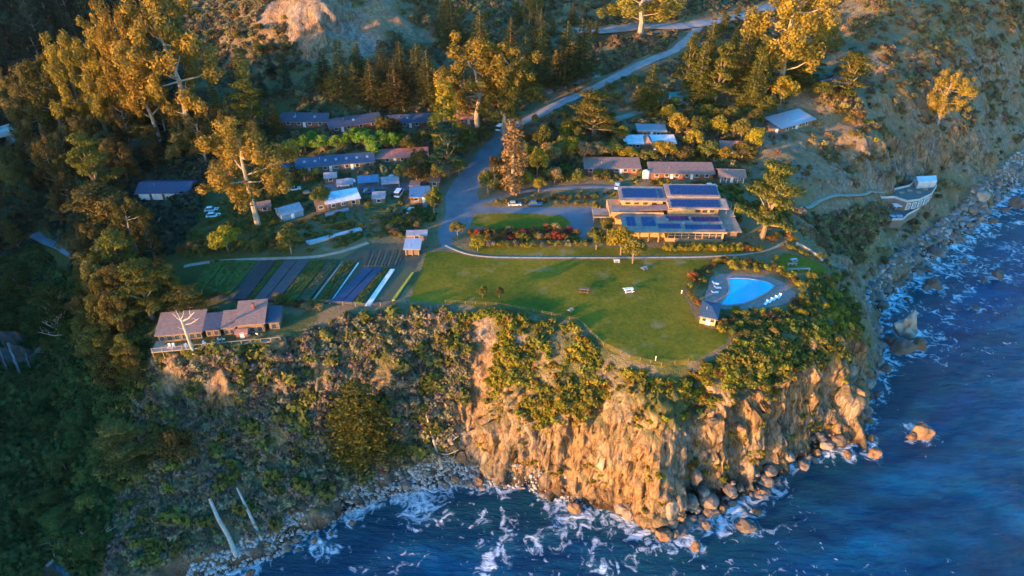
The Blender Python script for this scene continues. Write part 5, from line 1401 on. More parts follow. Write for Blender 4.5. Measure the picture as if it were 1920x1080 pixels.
house('shed','small grey-roofed shed at the upper edge of the yard',(610,345),(632,343),4,2.3,'gable',1.0,R_GREY,W_BROWN,(.5,),(),ov=0.3)
house('shed','dark little shed between the yard canopies and the drive',(806,352),(824,352),4,2.3,'front',0.6,R_SLATE,W_BROWN,(.5,),(),ov=0.3)
house('shed','low brown tool shed left of the glass greenhouse',(486,400),(510,396),4,2.2,'gable',1.0,R_PINK,W_BROWN,(.5,),(),ov=0.3)
house('shed','grey tool shed behind the dark red tree',(700,384),(722,382),3.5,2.2,'front',0.6,R_GREY,W_BROWN,(.5,),(),ov=0.3)
car(690,362,R(20),'blue','blue car beside the left yard canopy')
car(712,368,R(15),'white','white car in the lower part of the yard')
car(600,362,R(25),'silver','silver car left of the small grey-roofed shed')
car(580,365,R(20),'dark','dark car on the grass above the greenhouses')
car(770,398,R(85),'silver','silver car below the blue-roofed shed')
car(965,386,R(5),'silver','silver car parked on the forecourt')
car(1004,385,R(0),'blue','blue car parked on the forecourt')
car(1332,352,R(10),'white','white car behind the right end of the lodge')

# ------------------------------------------------------------------ trees one can point at
T = tree_px
E, CO, CY = 'eucalyptus_tree', 'conifer_tree', 'cypress_tree'
T(E,'euc','gold',318,262,-8,125,'tallest golden eucalyptus with long bare white trunk, upper left',var=0)
T(E,'euc','gold',252,270,5,80,'golden eucalyptus just left of the tallest bare-trunked one',var=1)
T(E,'euc','gold',207,268,48,72,'golden eucalyptus with small separate top, third left of the tallest',var=2)
T(E,'euc','gold',165,268,78,70,'golden eucalyptus between two taller yellow tops on left ridge line',var=0)
T(E,'euc','gold',126,262,80,58,'yellowest pointed eucalyptus top at left end of the sunlit crowns',var=1)
T(E,'euc','grove',90,280,118,72,'dull brown-green eucalyptus below the yellowest pointed top',var=2)
T(E,'euc','grove',55,292,135,70,'dark rounded eucalyptus beside the pale bridge at left edge',var=0)
T(E,'euc','gold',8,235,165,34,'small orange-topped eucalyptus at far left edge above the bridge',var=1)
T(E,'euc','gold',458,424,240,118,'bright orange eucalyptus with white trunk beside the garage yard',var=1)
T(E,'euc','gold',893,246,86,105,'left of two big golden eucalyptus above the drive',var=0)
T(E,'euc','gold',942,250,96,88,'right of two big golden eucalyptus above the drive',var=2)
T(E,'euc','gold',1492,178,-45,120,'large golden eucalyptus against the hillside, top right of centre',var=2)
T(E,'euc','gold',1208,66,-60,120,'spreading golden eucalyptus with pale trunk beside the highway',var=0)
T(E,'euc','gold',1778,238,140,58,'lone golden tree on the bare mountainside at far right',var=1)
T(E,'euc','gold',1550,110,50,40,'small orange tree on slope right of the large golden eucalyptus',var=1)
T(CO,'con','cypress',456,225,80,46,'slim yellow-lit conifer standing alone on the grey slope, upper left',var=0)
T(CO,'con','cypress',404,240,150,34,'narrow conifer left of the wind-swept cypress',var=1)
T(CY,'cyp','cypress',462,262,150,95,'wind-swept yellow cypress leaning above the orange eucalyptus',var=0)
T(CO,'con','cypress',512,258,188,36,'small pointed conifer at left end of the dark cabins',var=2)
T(CY,'cyp','cypress',165,395,255,120,'yellow-topped cypress standing over the dark canyon wood',var=1)
T(CY,'cyp','grove',200,465,345,170,'broad grey-green cypress spreading left of the garage',var=2)
T(CY,'cyp','cypress',215,530,440,110,'yellow-lit cypress above the left end of the farm rows',var=0)
T(CY,'cyp','cypress',262,600,495,130,'cypress with pale forked trunk left of the cliff house',var=1)
T(CY,'cyp','grove',350,590,545,120,'dark cypress overhanging the cliff house roofs',var=2)
T(CY,'cyp','canyon',105,640,532,105,'grey-limbed cypress standing in the canyon with one yellow clump',var=0)
for i,(a,b,c,w) in enumerate(((604,168,92,48),(632,188,72,56),(662,196,118,52),(694,202,108,56),(738,204,112,62),(668,150,80,50),(716,158,72,48),(748,160,76,46),(776,170,78,50),(803,196,92,50),(830,205,118,44))):
    T(CO,'con','pine',a,b,c,w,'pointed conifer in the row on the slope behind the dark cabins','tree','conifers behind the dark cabins',var=i)
for i,(a,b,c,w) in enumerate(((985,178,62,60),(1020,168,48,55),(1060,165,40,62),(1095,150,30,56),(955,130,30,52),(1010,115,15,50),(900,110,20,60),(848,90,0,58),(835,60,-25,50))):
    T(CO,'con','pine',a,b,c,w,'conifer among the brush above the two big golden eucalyptus','tree','conifers on the middle hillside',var=i)
T('columnar_tree','col','yellow',828,300,155,54,'tall yellow-green columnar tree at the right end of the dark cabins',var=0)
T(CY,'cyp','far',838,330,228,100,'dark cypress with white limbs under the columnar tree',var=2)
T('columnar_tree','col','dry',962,364,224,52,'brown withered columnar tree beside the asphalt drive',var=1)
T(CO,'con','cypress',1222,208,118,70,'conifer with bare pale trunk beside the dirt road',var=1)
T(CY,'cyp','cypress',1116,262,172,120,'open flat-plated cypress right of the drive',var=0)
T(CY,'cyp','cypress',1448,448,308,135,'big spreading cypress at right end of the solar-roofed lodge',var=1)
T(CY,'cyp','cypress',1602,190,94,92,'dense orange-lit cypress on the bluff right of the garden',var=2)
for i,(a,b,c,w) in enumerate(((1290,182,62,50),(1318,196,80,74),(1335,160,28,48),(1352,200,78,70),(1400,168,28,58),(1418,205,95,62),(1440,190,70,60),(1500,165,90,60),(1372,150,45,45),(1530,145,75,46))):
    T(CO,'con' if i % 3 else 'cyp','cypress',a,b,c,w,'evergreen in the clump between the driveway and the large golden eucalyptus','tree','evergreens beside the driveway',var=i)
T(CO,'con','cypress',668,846,716,150,'wide dark yellow conifer growing low on the shaded sea slope',var=2)
T(CY,'cyp','grove',225,888,800,130,'dark round cypress low in the canyon mouth',var=1)
T('shrub_tree','round','grove',328,880,800,80,'dark bushy tree on the shaded slope above the fallen trunks',var=0)
# garden trees
T('garden_tree','round','yellow',420,472,418,62,'bright yellow-green round tree above the left end of the farm',var=0)
T('garden_tree','round','olive',540,476,424,58,'rounded grey-green tree behind the farm path',var=1)
T('garden_tree','round','olive',857,446,412,34,'round clipped tree at the corner of the small lawn',var=2)
T('garden_tree','round','olive',915,366,314,44,'round tree on the island left of the withered columnar tree',var=0)
T('garden_tree','round','yellow',895,470,440,34,'orange-yellow small tree at left end of the red hedge',var=1)
T('garden_tree','round','olive',1120,468,424,48,'dark round tree at the left front corner of the lodge',var=2)
T('garden_tree','round','yellow',1168,478,416,58,'larger round tree before the lodge terrace',var=0)
T('garden_tree','round','olive',1190,494,440,48,'leafy tree standing on the lawn path in front of the lodge',var=1)
T('garden_tree','round','olive',1140,438,404,40,'dark tree between the forecourt and the lodge',var=2)
T('garden_tree','round','olive',905,558,534,26,'rust-lit round shrub alone on the lawn',var=0)
T('garden_tree','round','grove',936,558,537,20,'dark shrub shape standing in for the shadow right of the rust-lit shrub',var=1)  # dark foliage added in place of the shadow cast by the rust-lit shrub
T('garden_tree','round','red',773,380,364,16,'dark red small tree among the yard sheds',var=0)
T('garden_tree','round','olive',820,345,305,42,'pale olive tree beside the wide drive',var=1)
T('garden_tree','round','olive',812,405,345,38,'tall hedge tree on the left side of the wide drive',var=2)
T('garden_tree','round','olive',600,388,345,48,'green tree behind the white-roofed greenhouse',var=2)
for i,(a,b,c,w) in enumerate(((545,290,256,36),(570,286,250,40),(600,284,252,40),(630,284,250,38),(655,278,242,40),(684,284,242,42),(712,280,240,40),(738,286,244,40),(585,268,244,34),(665,262,236,30),(700,296,262,34))):
    T('garden_tree','round','bright',a,b,c,w,'bright spring-green tree between the two rows of cabins','tree','spring-green trees between the cabins',var=i)
for i,(a,b,c,w) in enumerate(((770,290,248,44),(795,275,240,40),(880,285,235,44),(905,272,232,42),(860,305,262,40),(895,262,240,34),(780,345,305,50),(755,340,305,40),(860,330,290,36))):
    T('garden_tree','round','olive' if i % 3 else 'grove',a,b,c,w,'grey-green tree among the cabins left of the drive','tree','grey-green trees left of the drive',var=i)
for i,(a,b,c,w) in enumerate(((985,318,262,46),(1008,335,270,42),(1030,318,262,46),(1050,300,248,46),(1072,300,252,44),(1096,305,262,44),(1020,290,225,44),(1062,270,222,42),(1125,300,262,46),(1150,296,258,40),(985,355,318,36),(1040,345,310,38),(1085,345,312,34),(1010,360,330,30))):
    T('garden_tree','round',('olive','yellow','dry')[i % 3],a,b,c,w,'yellow-olive garden tree between the drive and the long brown-roofed houses','tree','garden trees right of the drive',var=i)
for i,(a,b,c,w) in enumerate(((1180,300,272,44),(1215,305,278,46),(1250,300,262,44),(1285,302,270,40),(1300,285,238,40),(1330,300,262,46),(1365,305,272,42),(1395,300,262,44),(1420,290,232,52),(1395,270,215,48),(1350,262,212,50),(1310,262,215,44),(1270,256,205,42),(1375,235,196,42),(1330,228,192,40),(1290,235,196,44),(1255,232,192,36),(1440,225,175,46),(1470,200,135,60),(1420,245,200,40),(1240,285,262,36),(1550,190,150,46),(1540,175,150,38),(1575,195,165,36),(1165,262,232,36))):
    T('garden_tree','round',('yellow','olive','yellow','grove')[i % 4],a,b,c,w,'round yellow-green tree in the garden above the lodge','tree','garden trees above the lodge',var=i)

# ------------------------------------------------------------------ denser wood: trees alike, dark, on the canyon side
def fill(poly_px, n, spec, label, group, rng, sep=4.0, cat='tree', name='canyon_tree', avoid=()):
    xs = [p[0] for p in poly_px]; ys = [p[1] for p in poly_px]
    c = 0; tries = 0
    while c < n and tries < n * 40:
        tries += 1
        a, b = rng.uniform(min(xs), max(xs)), rng.uniform(min(ys), max(ys))
        if not inpoly(poly_px, np.array([a]), np.array([b]))[0]: continue
        if any(x0 < a < x1 and y0 < b < y1 for x0, y0, x1, y1 in avoid): continue
        x, y, z = G(a, b)
        if any((x - q[0]) ** 2 + (y - q[1]) ** 2 < sep * sep for q in TREES): continue
        if bil(CALM, np.array([x]), np.array([y]))[0] > 0.3: continue
        kind, leaf, h0, h2, r0, r2 = rng.choice(spec)
        plant(name, kind, leaf, x, y, rng.uniform(h0, h2), rng.uniform(r0, r2), label, cat, group, z, auto=True)
        c += 1
FR = random.Random(5)
fill([(60,720),(200,700),(235,880),(180,1050),(80,1010)], 16, [('round','canyon',4,8,2.4,4.2),('grove','canyon',6,10,2.8,4.2),('round','olive',4,6,2,3.4)], 'green tree on the dark canyon flank', 'trees on the canyon flank', FR, 4)
BOXES = ((248,325,368,478),(380,375,445,435),(50,430,168,610),(250,545,560,700))
fill([(0,270),(60,225),(180,230),(330,235),(395,270),(385,330),(350,440),(330,480),(240,500),(180,520),(120,540),(60,500),(0,470)], 78,
     [('grove','grove',11,17,3.6,5.0),('euc','grove',14,20,3.6,4.8),('cyp','grove',9,14,4,5.5),('grove','far',10,15,3.5,4.6)], 'dark tree in the dense canyon wood left of the garage', 'dense canyon wood', FR, 3.6, avoid=BOXES)
fill([(330,215),(420,235),(520,265),(520,300),(400,340),(340,330)], 15, [('grove','grove',9,14,3,4.2),('con','far',9,15,2.6,3.4)], 'dark tree in the gap behind the orange eucalyptus', 'dark trees behind the orange eucalyptus', FR, 3.4, avoid=BOXES, name='thicket_tree')
fill([(0,500),(110,545),(150,600),(190,690),(150,700),(90,650),(0,640)], 16, [('grove','canyon',7,12,3,4.4),('round','canyon',5,8,2.6,4)], 'dark green tree in the canyon by the waterfall', 'canyon trees by the waterfall', FR, 3.4, avoid=BOXES)
fill([(165,540),(260,560),(275,640),(280,720),(225,760),(180,700)], 24, [('grove','grove',13,17,3.2,4.4),('cyp','grove',12,16,4,5.2),('cyp','cypress',12,16,4,5)], 'dark tree on the canyon brow left of the cliff house', 'trees on the canyon brow', FR, 3.0, avoid=BOXES)
fill([(235,545),(330,530),(445,535),(520,545),(520,562),(440,570),(330,585),(260,575)], 11, [('cyp','cypress',7,10,3,4.2),('cyp','grove',7,10,3,4.2)], 'cypress in the belt behind the cliff house', 'cypress belt behind the cliff house', FR, 3.0, name='cypress_tree')
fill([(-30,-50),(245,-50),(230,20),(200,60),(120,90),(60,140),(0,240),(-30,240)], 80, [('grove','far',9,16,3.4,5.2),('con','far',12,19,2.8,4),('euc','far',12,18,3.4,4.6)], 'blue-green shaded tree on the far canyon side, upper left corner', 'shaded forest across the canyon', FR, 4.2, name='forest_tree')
fill([(260,-60),(460,-60),(430,40),(380,120),(330,110)], 12, [('round','olive',4,7,2.2,3.4),('con','cypress',7,11,2,3)], 'small tree on the ridge behind the tallest eucalyptus', 'ridge trees behind the tallest eucalyptus', FR, 4, name='ridge_tree')
fill([(330,110),(420,60),(530,60),(570,150),(540,190),(420,200)], 14, [('round','grove',4,7,2.2,3.2),('con','far',7,12,2.2,3)], 'dark tree in the grey hollow above the cabins', 'trees in the hollow above the cabins', FR, 4, name='hillside_tree')
fill([(830,-40),(1130,-40),(1140,30),(1130,120),(1060,140),(960,190),(890,120),(840,40)], 34, [('round','olive',4,8,2.2,3.6),('con','pine',8,14,2.4,3.4),('euc','gold',8,12,2.4,3.4),('round','dry',3,6,2,3)], 'mixed olive and orange tree on the hillside above the driveway', 'mixed trees on the middle hillside', FR, 4, name='hillside_tree')
fill([(1260,60),(1430,40),(1470,120),(1520,150),(1480,190),(1250,175),(1230,120)], 22, [('con','cypress',8,14,2.4,3.6),('round','olive',5,8,2.4,3.4),('cyp','cypress',7,11,3,4.4)], 'evergreen on the slope below the highway', 'trees below the highway', FR, 3.6, name='slope_tree')
fill([(960,235),(1010,228),(1090,205),(1150,180),(1180,190),(1160,235),(1080,262),(980,262)], 12, [('round','dry',2.5,5,1.6,2.6),('round','olive',3,6,1.8,2.8)], 'brownish tree beside the foot of the driveway', 'brown trees by the driveway', FR, 3, name='roadside_tree')
fill([(1080,190),(1200,140),(1270,110),(1270,130),(1190,165),(1110,195)], 12, [('round','olive',2,4,1.4,2.2)], 'low shrub along the lower edge of the driveway', 'shrubs along the driveway', FR, 2.4, 'shrub','roadside_shrub')
fill([(470,340),(530,330),(700,330),(740,340),(700,380),(690,400),(590,385),(480,400)], 14, [('round','olive',2.5,5,1.6,2.6),('round','grove',3,6,1.8,2.8)], 'grey-green tree among the vehicles and sheds of the yard', 'yard trees', FR, 3.4, avoid=((520,360,690,415),(630,325,760,372)), name='yard_tree')
fill([(690,410),(760,390),(820,420),(815,465),(790,455),(740,450)], 13, [('round','olive',2,4.5,1.4,2.3),('round','dry',2,3.5,1.2,2)], 'olive tree beside the upper vegetable plots', 'trees by the vegetable plots', FR, 2.6, avoid=((755,436,808,480),), name='yard_tree')
fill([(330,470),(440,462),(520,455),(560,470),(480,482),(370,492)], 15, [('round','olive',2.2,4.5,1.6,2.6),('round','grove',2.5,4.5,1.8,2.6)], 'shrubby tree in the row above the farm path', 'row of trees above the farm path', FR, 2.4, name='row_tree')

fill([(970,250),(1100,235),(1180,215),(1440,180),(1450,250),(1400,300),(1200,300),(1000,330)], 34, [('round','yellow',3.5,6.5,1.8,3),('round','olive',4,7,2,3.2),('round','grove',4,7,2,3.2),('cyp','cypress',6,9,2.6,3.6)], 'garden tree among the guest houses', 'trees among the guest houses', FR, 3.0, avoid=((1165,230,1270,300),(1340,260,1402,310),(1095,300,1400,345),(1262,175,1304,205)), name='garden_tree')
fill([(520,250),(640,258),(800,245),(900,235),(930,262),(860,310),(820,345),(700,330),(800,310),(700,262),(560,262)], 20, [('round','bright',3.5,6,1.8,3),('round','olive',4,7,2,3.2),('grove','grove',7,10,2.6,3.6)], 'tree among the cabins', 'trees among the cabins', FR, 3.0, avoid=((700,288,806,318),(524,205,812,256),(855,205,895,240)), name='garden_tree')
fill([(870,300),(900,262),(960,262),(1000,290),(990,360),(930,372),(905,345)], 12, [('round','olive',3.5,6,1.8,2.8),('round','yellow',3,5,1.6,2.6),('round','grove',4,7,2,3)], 'tree beside the wide drive', 'trees beside the wide drive', FR, 2.6, name='roadside_tree')
fill([(1000,345),(1090,335),(1140,340),(1130,330),(1000,330)], 7, [('round','olive',2.5,4.5,1.5,2.4)], 'tree above the upper drive', 'trees above the upper drive', FR, 2.4, name='roadside_tree')
# ------------------------------------------------------------------ shrubs one can count
CW = {'gold':'golden','grove':'dark','far':'blue-green','cypress':'yellow-green','pine':'brown-green','bright':'spring-green','olive':'olive','yellow':'yellow','rust':'rusty','dry':'brown','canyon':'green','red':'dark red','grey':'grey'}
def shrubs(pts, leaf, h, r, label, group, name='garden_shrub', cat='shrub'):
    for i, (a, b) in enumerate(pts):
        x, y, z = G(a, b)
        lf = leaf if isinstance(leaf, str) else leaf[i % len(leaf)]
        what = label[label.index('shrub '):] if 'shrub ' in label else label[label.index('brush '):]
        plant(name, 'bush', lf, x, y, h * PRNG.uniform(0.8, 1.25), r * PRNG.uniform(0.85, 1.2), CW[lf] + ' ' + what, cat, group, z)
shrubs([(a + PRNG.uniform(-3, 3), b + PRNG.uniform(-3, 3)) for a, b in [(885 + 14 * k, 438 + 3 * math.sin(k)) for k in range(15)] + [(900 + 14 * k, 449) for k in range(13)]], ('rust','red','rust','olive','rust','dry'), 2.6, 1.7, 'rust-red shrub in the mixed hedge beside the small lawn', 'rust-red hedge by the small lawn')
shrubs([(a + PRNG.uniform(-3, 3), 461 + PRNG.uniform(-2, 2)) for a in range(905, 1100, 16)], ('olive','grey','yellow'), 1.8, 1.4, 'low olive shrub in front of the rust-red hedge', 'low shrubs before the red hedge')
shrubs([(a, 470) for a in range(1248, 1390, 9)] + [(a + 4, 466) for a in range(1248, 1390, 11)], ('yellow','yellow','olive'), 2.1, 1.3, 'yellow hedge shrub under the lodge dining room windows', 'yellow hedge in front of the lodge')
shrubs([(a, 470) for a in range(1400, 1430, 8)] + [(1448,450),(1456,446),(1440,447),(1486,452),(1480,446)], ('rust','yellow'), 1.9, 1.4, 'orange shrub by the bend of the lawn path', 'orange shrubs at the path bend')
shrubs([(930 + 19 * k + PRNG.uniform(-4, 4), 382 + PRNG.uniform(-5, 2)) for k in range(10)] + [(1040 + 15 * k, 372) for k in range(6)], ('olive','grove','rust'), 1.7, 1.4, 'dark low shrub between forecourt and upper drive', 'shrubs between forecourt and upper drive')
shrubs([(1345,494),(1358,490),(1370,497),(1382,492),(1394,500),(1405,495),(1416,503),(1425,497),(1438,506),(1450,504),(1462,510),(1470,518),(1482,520),(1490,528),(1500,535),(1505,548),(1502,560),(1334,500),(1420,510),(1398,508),(1376,506)], ('yellow','rust','yellow','olive'), 1.8, 1.5, 'yellow and orange shrub beyond the pool', 'shrubs beyond the pool')
shrubs([(1322,508),(1312,516),(1302,528),(1296,540),(1292,552),(1300,562),(1310,572),(1318,530),(1330,513),(1306,512),(1298,520)], ('grove','olive','rust','olive'), 1.9, 1.5, 'dark shrub between the lawn and the pool', 'shrubs between lawn and pool')
shrubs([(1380,588),(1395,592),(1412,588),(1428,590),(1440,596),(1455,586),(1470,592),(1485,582),(1500,592),(1370,600),(1385,612),(1400,606),(1420,610),(1440,612),(1460,606),(1480,610),(1500,606),(1492,570),(1510,575),(1355,608),(1350,622),(1372,625),(1395,630),(1420,630),(1450,628)], ('yellow','olive','grove','yellow','rust'), 1.9, 1.5, 'shrub on the near side of the pool terrace', 'shrubs this side of the pool')
shrubs([(1520,522),(1528,535),(1540,548),(1552,560),(1560,575),(1566,590),(1575,600),(1538,515),(1550,525),(1560,540),(1568,556),(1530,555),(1545,580),(1520,590),(1534,600),(1590,606)], ('yellow','yellow','olive'), 1.8, 1.4, 'yellow shrub along the headland rim beyond the pool', 'shrubs on the headland rim')
shrubs([(1472,462),(1482,466),(1492,470),(1503,476),(1514,480),(1455,486),(1448,498)], ('olive','yellow'), 1.3, 1.1, 'small shrub at the edge of the terrace lawn', 'shrubs around the terrace lawn')
shrubs([(1300 + 15 * k, 214 + PRNG.uniform(-5, 5)) for k in range(6)] + [(1560 + 15 * k, 200 + 12 * k + PRNG.uniform(-5, 5)) for k in range(8)] + [(1585 + 14 * k, 205 + 9 * k) for k in range(7)], ('dry','rust','yellow'), 2.6, 2.1, 'orange brush on the bluff rim right of the garden', 'orange brush on the bluff rim')
shrubs([(300 + 24 * k + PRNG.uniform(-5, 5), 668 - 2.3 * k + PRNG.uniform(-2, 4)) for k in range(10)], ('olive','grove','yellow'), 1.6, 1.5, 'olive shrub in front of the cliff house deck', 'shrubs before the cliff house deck')
shrubs([(560,575),(545,570),(575,580),(585,572),(530,568),(600,580),(520,562)], ('rust','olive','dry'), 1.8, 1.6, 'reddish shrub right of the cliff house', 'reddish shrubs by the cliff house')

# ------------------------------------------------------------------ scrub nobody could count, on the slopes
def scatter(name, label, leaf, poly_px, spacing, smin, smax, seed, keep, zones=None):
    """points over the land inside a traced outline; the shrubs are set on them by geometry nodes"""
    rs = np.random.RandomState(seed)
    poly = []
    for a, b in poly_px:
        x, y, z = G(a, b); poly.append((x, y))
    xs = [p[0] for p in poly]; ys = [p[1] for p in poly]
    area = (max(xs) - min(xs)) * (max(ys) - min(ys))
    n = int(area / (spacing * spacing) * 2.2)
    x = rs.uniform(min(xs), max(xs), n); y = rs.uniform(min(ys), max(ys), n)
    k = inpoly(poly, x, y) & (bil(CALM, x, y) < 0.6)
    x, y = x[k], y[k]
    z = H0(x, y); s = bil(SLOPE, x, y)
    k = keep(x, y, z, s, rs) & (rs.rand(len(x)) < np.minimum(np.sqrt(1 + s * s), 2.2) / 2.2)
    x, y, z = x[k], y[k], z[k]
    for tx, ty, tr in TREES:
        if tr > 2.2 and False:
            d = (x - tx) ** 2 + (y - ty) ** 2 > (0.4 * tr) ** 2
            x, y, z = x[d], y[d], z[d]
    pt = np.stack([x, y, z - 0.15], 1)
    pt = pt + crag(x, y, z, land_normal(x, y))
    return put_points(name, label, leaf, pt, rs, smin, smax)
SCRUB_COL = {}
def scrub_collection(leaf):
    if leaf in SCRUB_COL: return SCRUB_COL[leaf]
    c = bpy.data.collections.new('scrub_kit_' + leaf)
    for s in range(5):
        rs = np.random.RandomState(900 + s)
        lobes = []
        for i in range(6):
            a = rs.rand() * 6.28; q = 0.6 * math.sqrt(rs.rand()); rr = 0.32 + 0.28 * rs.rand()
            lobes.append((q * math.cos(a), q * math.sin(a), 0.30 + 0.4 * (1 - q) * rs.rand(), rr, rr, rr * 0.85))
        V, F = tufts(lobes, 120, 0.40, rs, 0.6, 0.3)
        o = bpy.data.objects.new('scrub_piece_%s_%d' % (leaf, s), crown_mesh('scrub_' + leaf, V, F, LEAF[leaf]))
        c.objects.link(o)
    SCRUB_COL[leaf] = c
    return c
def put_points(name, label, leaf, pts, rs, smin, smax, coll=None, mtl=None):
    n = len(pts)
    me = bpy.data.meshes.new(name)
    me.vertices.add(n); me.vertices.foreach_set('co', pts.astype(np.float32).ravel())
    sc = smin + (smax * 1.3 - smin) * rs.rand(n) ** 2.6
    a = me.attributes.new('plant_size', 'FLOAT', 'POINT'); a.data.foreach_set('value', sc.astype(np.float32))
    a = me.attributes.new('plant_turn', 'FLOAT_VECTOR', 'POINT')
    rot = np.stack([rs.normal(0, 0.15, n), rs.normal(0, 0.15, n), rs.rand(n) * 6.28], 1)
    a.data.foreach_set('vector', rot.astype(np.float32).ravel())
    me.update()
    o = link(name, me)
    ng = bpy.data.node_groups.new(name + '_nodes', 'GeometryNodeTree')
    ng.interface.new_socket('Geometry', in_out='INPUT', socket_type='NodeSocketGeometry')
    ng.interface.new_socket('Geometry', in_out='OUTPUT', socket_type='NodeSocketGeometry')
    N, K = ng.nodes, ng.links
    gi, go = N.new('NodeGroupInput'), N.new('NodeGroupOutput')
    ci = N.new('GeometryNodeCollectionInfo'); ci.inputs['Collection'].default_value = coll or scrub_collection(leaf)
    ci.inputs['Separate Children'].default_value = True; ci.inputs['Reset Children'].default_value = True
    ip = N.new('GeometryNodeInstanceOnPoints'); ip.inputs['Pick Instance'].default_value = True
    s1 = N.new('GeometryNodeInputNamedAttribute'); s1.data_type = 'FLOAT'; s1.inputs['Name'].default_value = 'plant_size'
    s2 = N.new('GeometryNodeInputNamedAttribute'); s2.data_type = 'FLOAT_VECTOR'; s2.inputs['Name'].default_value = 'plant_turn'
    K.new(gi.outputs[0], ip.inputs['Points']); K.new(ci.outputs[0], ip.inputs['Instance'])
    K.new(s1.outputs[0], ip.inputs['Scale'])
    er = N.new('FunctionNodeEulerToRotation'); K.new(s2.outputs[0], er.inputs[0]); K.new(er.outputs[0], ip.inputs['Rotation'])
    K.new(ip.outputs[0], go.inputs[0])
    md = o.modifiers.new('scatter', 'NODES'); md.node_group = ng
    tag(o, label, None, None, 'stuff')
    print('scatter', name, n)
    return o
def bare_at(x, y, spots, rad):
    k = np.ones(len(x), bool)
    for px, py in spots:
        gx, gy, gz = G(px, py)
        k &= np.hypot(x - gx, y - gy) + 0.8 * vnoise(x / 2, y / 2, 0 * x, 3) > rad
    return k
SCAR = [(905,635),(906,655),(905,675),(902,700),(895,722),(890,742),(878,775),(866,805)]
def kp_left(x, y, z, s, rs):
    return (z > 3.4) & (z < 34.6) & bare_at(x, y, SCAR, 3.0) & bare_at(x, y, [(340,722),(325,705),(420,722),(405,735),(600,700),(710,690),(520,820)], 2.6) & bare_at(x, y, [(445,1046),(430,1015),(415,985),(398,948),(492,1014),(470,970),(448,926)], 1.7) & (rs.rand(len(x)) < 0.35 + 0.65 * sstep(-0.35, 0.25, fbm(x / 6, y / 6, 0 * x, 61, 3))) & ((z > 6.5) | (rs.rand(len(x)) < 0.7))
scatter('grey_scrub', 'grey-brown coastal scrub covering the shaded slope below the farm', 'grey', [(255,690),(300,668),(520,640),(640,596),(760,576),(850,578),(880,640),(885,740),(850,840),(790,862),(700,893),(590,955),(500,1005),(400,1045),(300,1085),(195,1085),(230,900),(250,780)], 0.55, 0.4, 1.5, 1, kp_left)
scatter('slope_scrub', 'olive bushes dotted through the shaded slope below the farm', 'olive', [(255,690),(300,668),(520,640),(640,596),(760,576),(850,578),(880,640),(885,740),(850,840),(790,862),(700,893),(590,955),(450,1010),(300,1060),(215,1085),(230,900),(250,780)], 2.3, 0.9, 2.6, 2, kp_left)
def kp_brow(x, y, z, s, rs):
    thr = 29.3 - 9.0 * sstep(28, 10, x)
    rocky = sstep(thr + 2.5, thr - 3.5, z + 3.5 * fbm(x / 5, y / 5, 0 * x, 62, 3))
    return (z > 6) & (z < 35.6) & bare_at(x, y, SCAR, 3.3) & ~inpoly(LAWN, x, y) & (rs.rand(len(x)) > rocky) & (rs.rand(len(x)) < 0.12 + 0.88 * sstep(-0.3, 0.3, fbm(x / 4.5, y / 4.5, 0 * x, 63, 3))) 
BROW = [(820,562),(930,570),(1090,600),(1140,648),(1240,685),(1370,640),(1490,640),(1600,590),(1640,625),(1610,680),(1520,740),(1440,770),(1330,820),(1240,830),(1180,800),(1100,790),(1000,830),(930,870),(860,850),(880,740),(850,640)]
scatter('brow_scrub', 'yellow-green scrub draped over the sunlit cliff brow', 'brow', BROW, 0.5, 0.3, 1.25, 3, kp_brow)
scatter('brow_shrubs', 'rust-brown brush among the scrub of the cliff brow', 'rust', BROW, 2.6, 0.5, 1.4, 4, kp_brow)
scatter('brow_tall_shrubs', 'larger olive bushes standing out of the cliff brow scrub', 'olive', BROW, 4.0, 1.0, 2.0, 24, kp_brow)
def kp_head(x, y, z, s, rs):
    return (z > 24) & (z < 35.9) & (rs.rand(len(x)) < 0.25 + 0.75 * sstep(-0.3, 0.25, fbm(x / 5, y / 5, 0 * x, 68, 3)))
scatter('headland_scrub', 'green scrub on the headland slope around the pool', 'olive', [(1310,610),(1370,622),(1500,560),(1520,500),(1570,505),(1610,590),(1645,620),(1560,690),(1480,720),(1400,720),(1330,700),(1300,675)], 0.75, 0.4, 1.35, 5, kp_head)
def kp_can(x, y, z, s, rs):
    return (z > 3.0) & (rs.rand(len(x)) < 0.92)
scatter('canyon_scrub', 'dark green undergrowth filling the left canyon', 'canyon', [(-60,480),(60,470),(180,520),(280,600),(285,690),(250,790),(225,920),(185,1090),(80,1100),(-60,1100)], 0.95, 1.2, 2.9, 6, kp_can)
def kp_right(x, y, z, s, rs):
    return (z > 5) & (rs.rand(len(x)) < (0.10 + 0.75 * sstep(-0.15, 0.45, fbm(x / 8, y / 8, 0 * x, 64, 3))) * (0.22 + 0.6 * sstep(30, 60, z)))
scatter('mountain_scrub', 'olive-brown chaparral on the steep coast mountain at right', 'chap', [(1440,250),(1520,230),(1500,150),(1520,0),(1540,-60),(1990,-60),(1990,200),(1880,305),(1800,390),(1690,475),(1628,548),(1590,540),(1500,450),(1490,380)], 1.15, 0.5, 1.9, 7, kp_right)
scatter('mountain_dry_scrub', 'dry brown brush on the steep coast mountain at right', 'dry', [(1500,240),(1540,-60),(1990,-60),(1990,200),(1880,290),(1700,430),(1600,450),(1500,420)], 4.5, 0.8, 2.0, 8, kp_right)
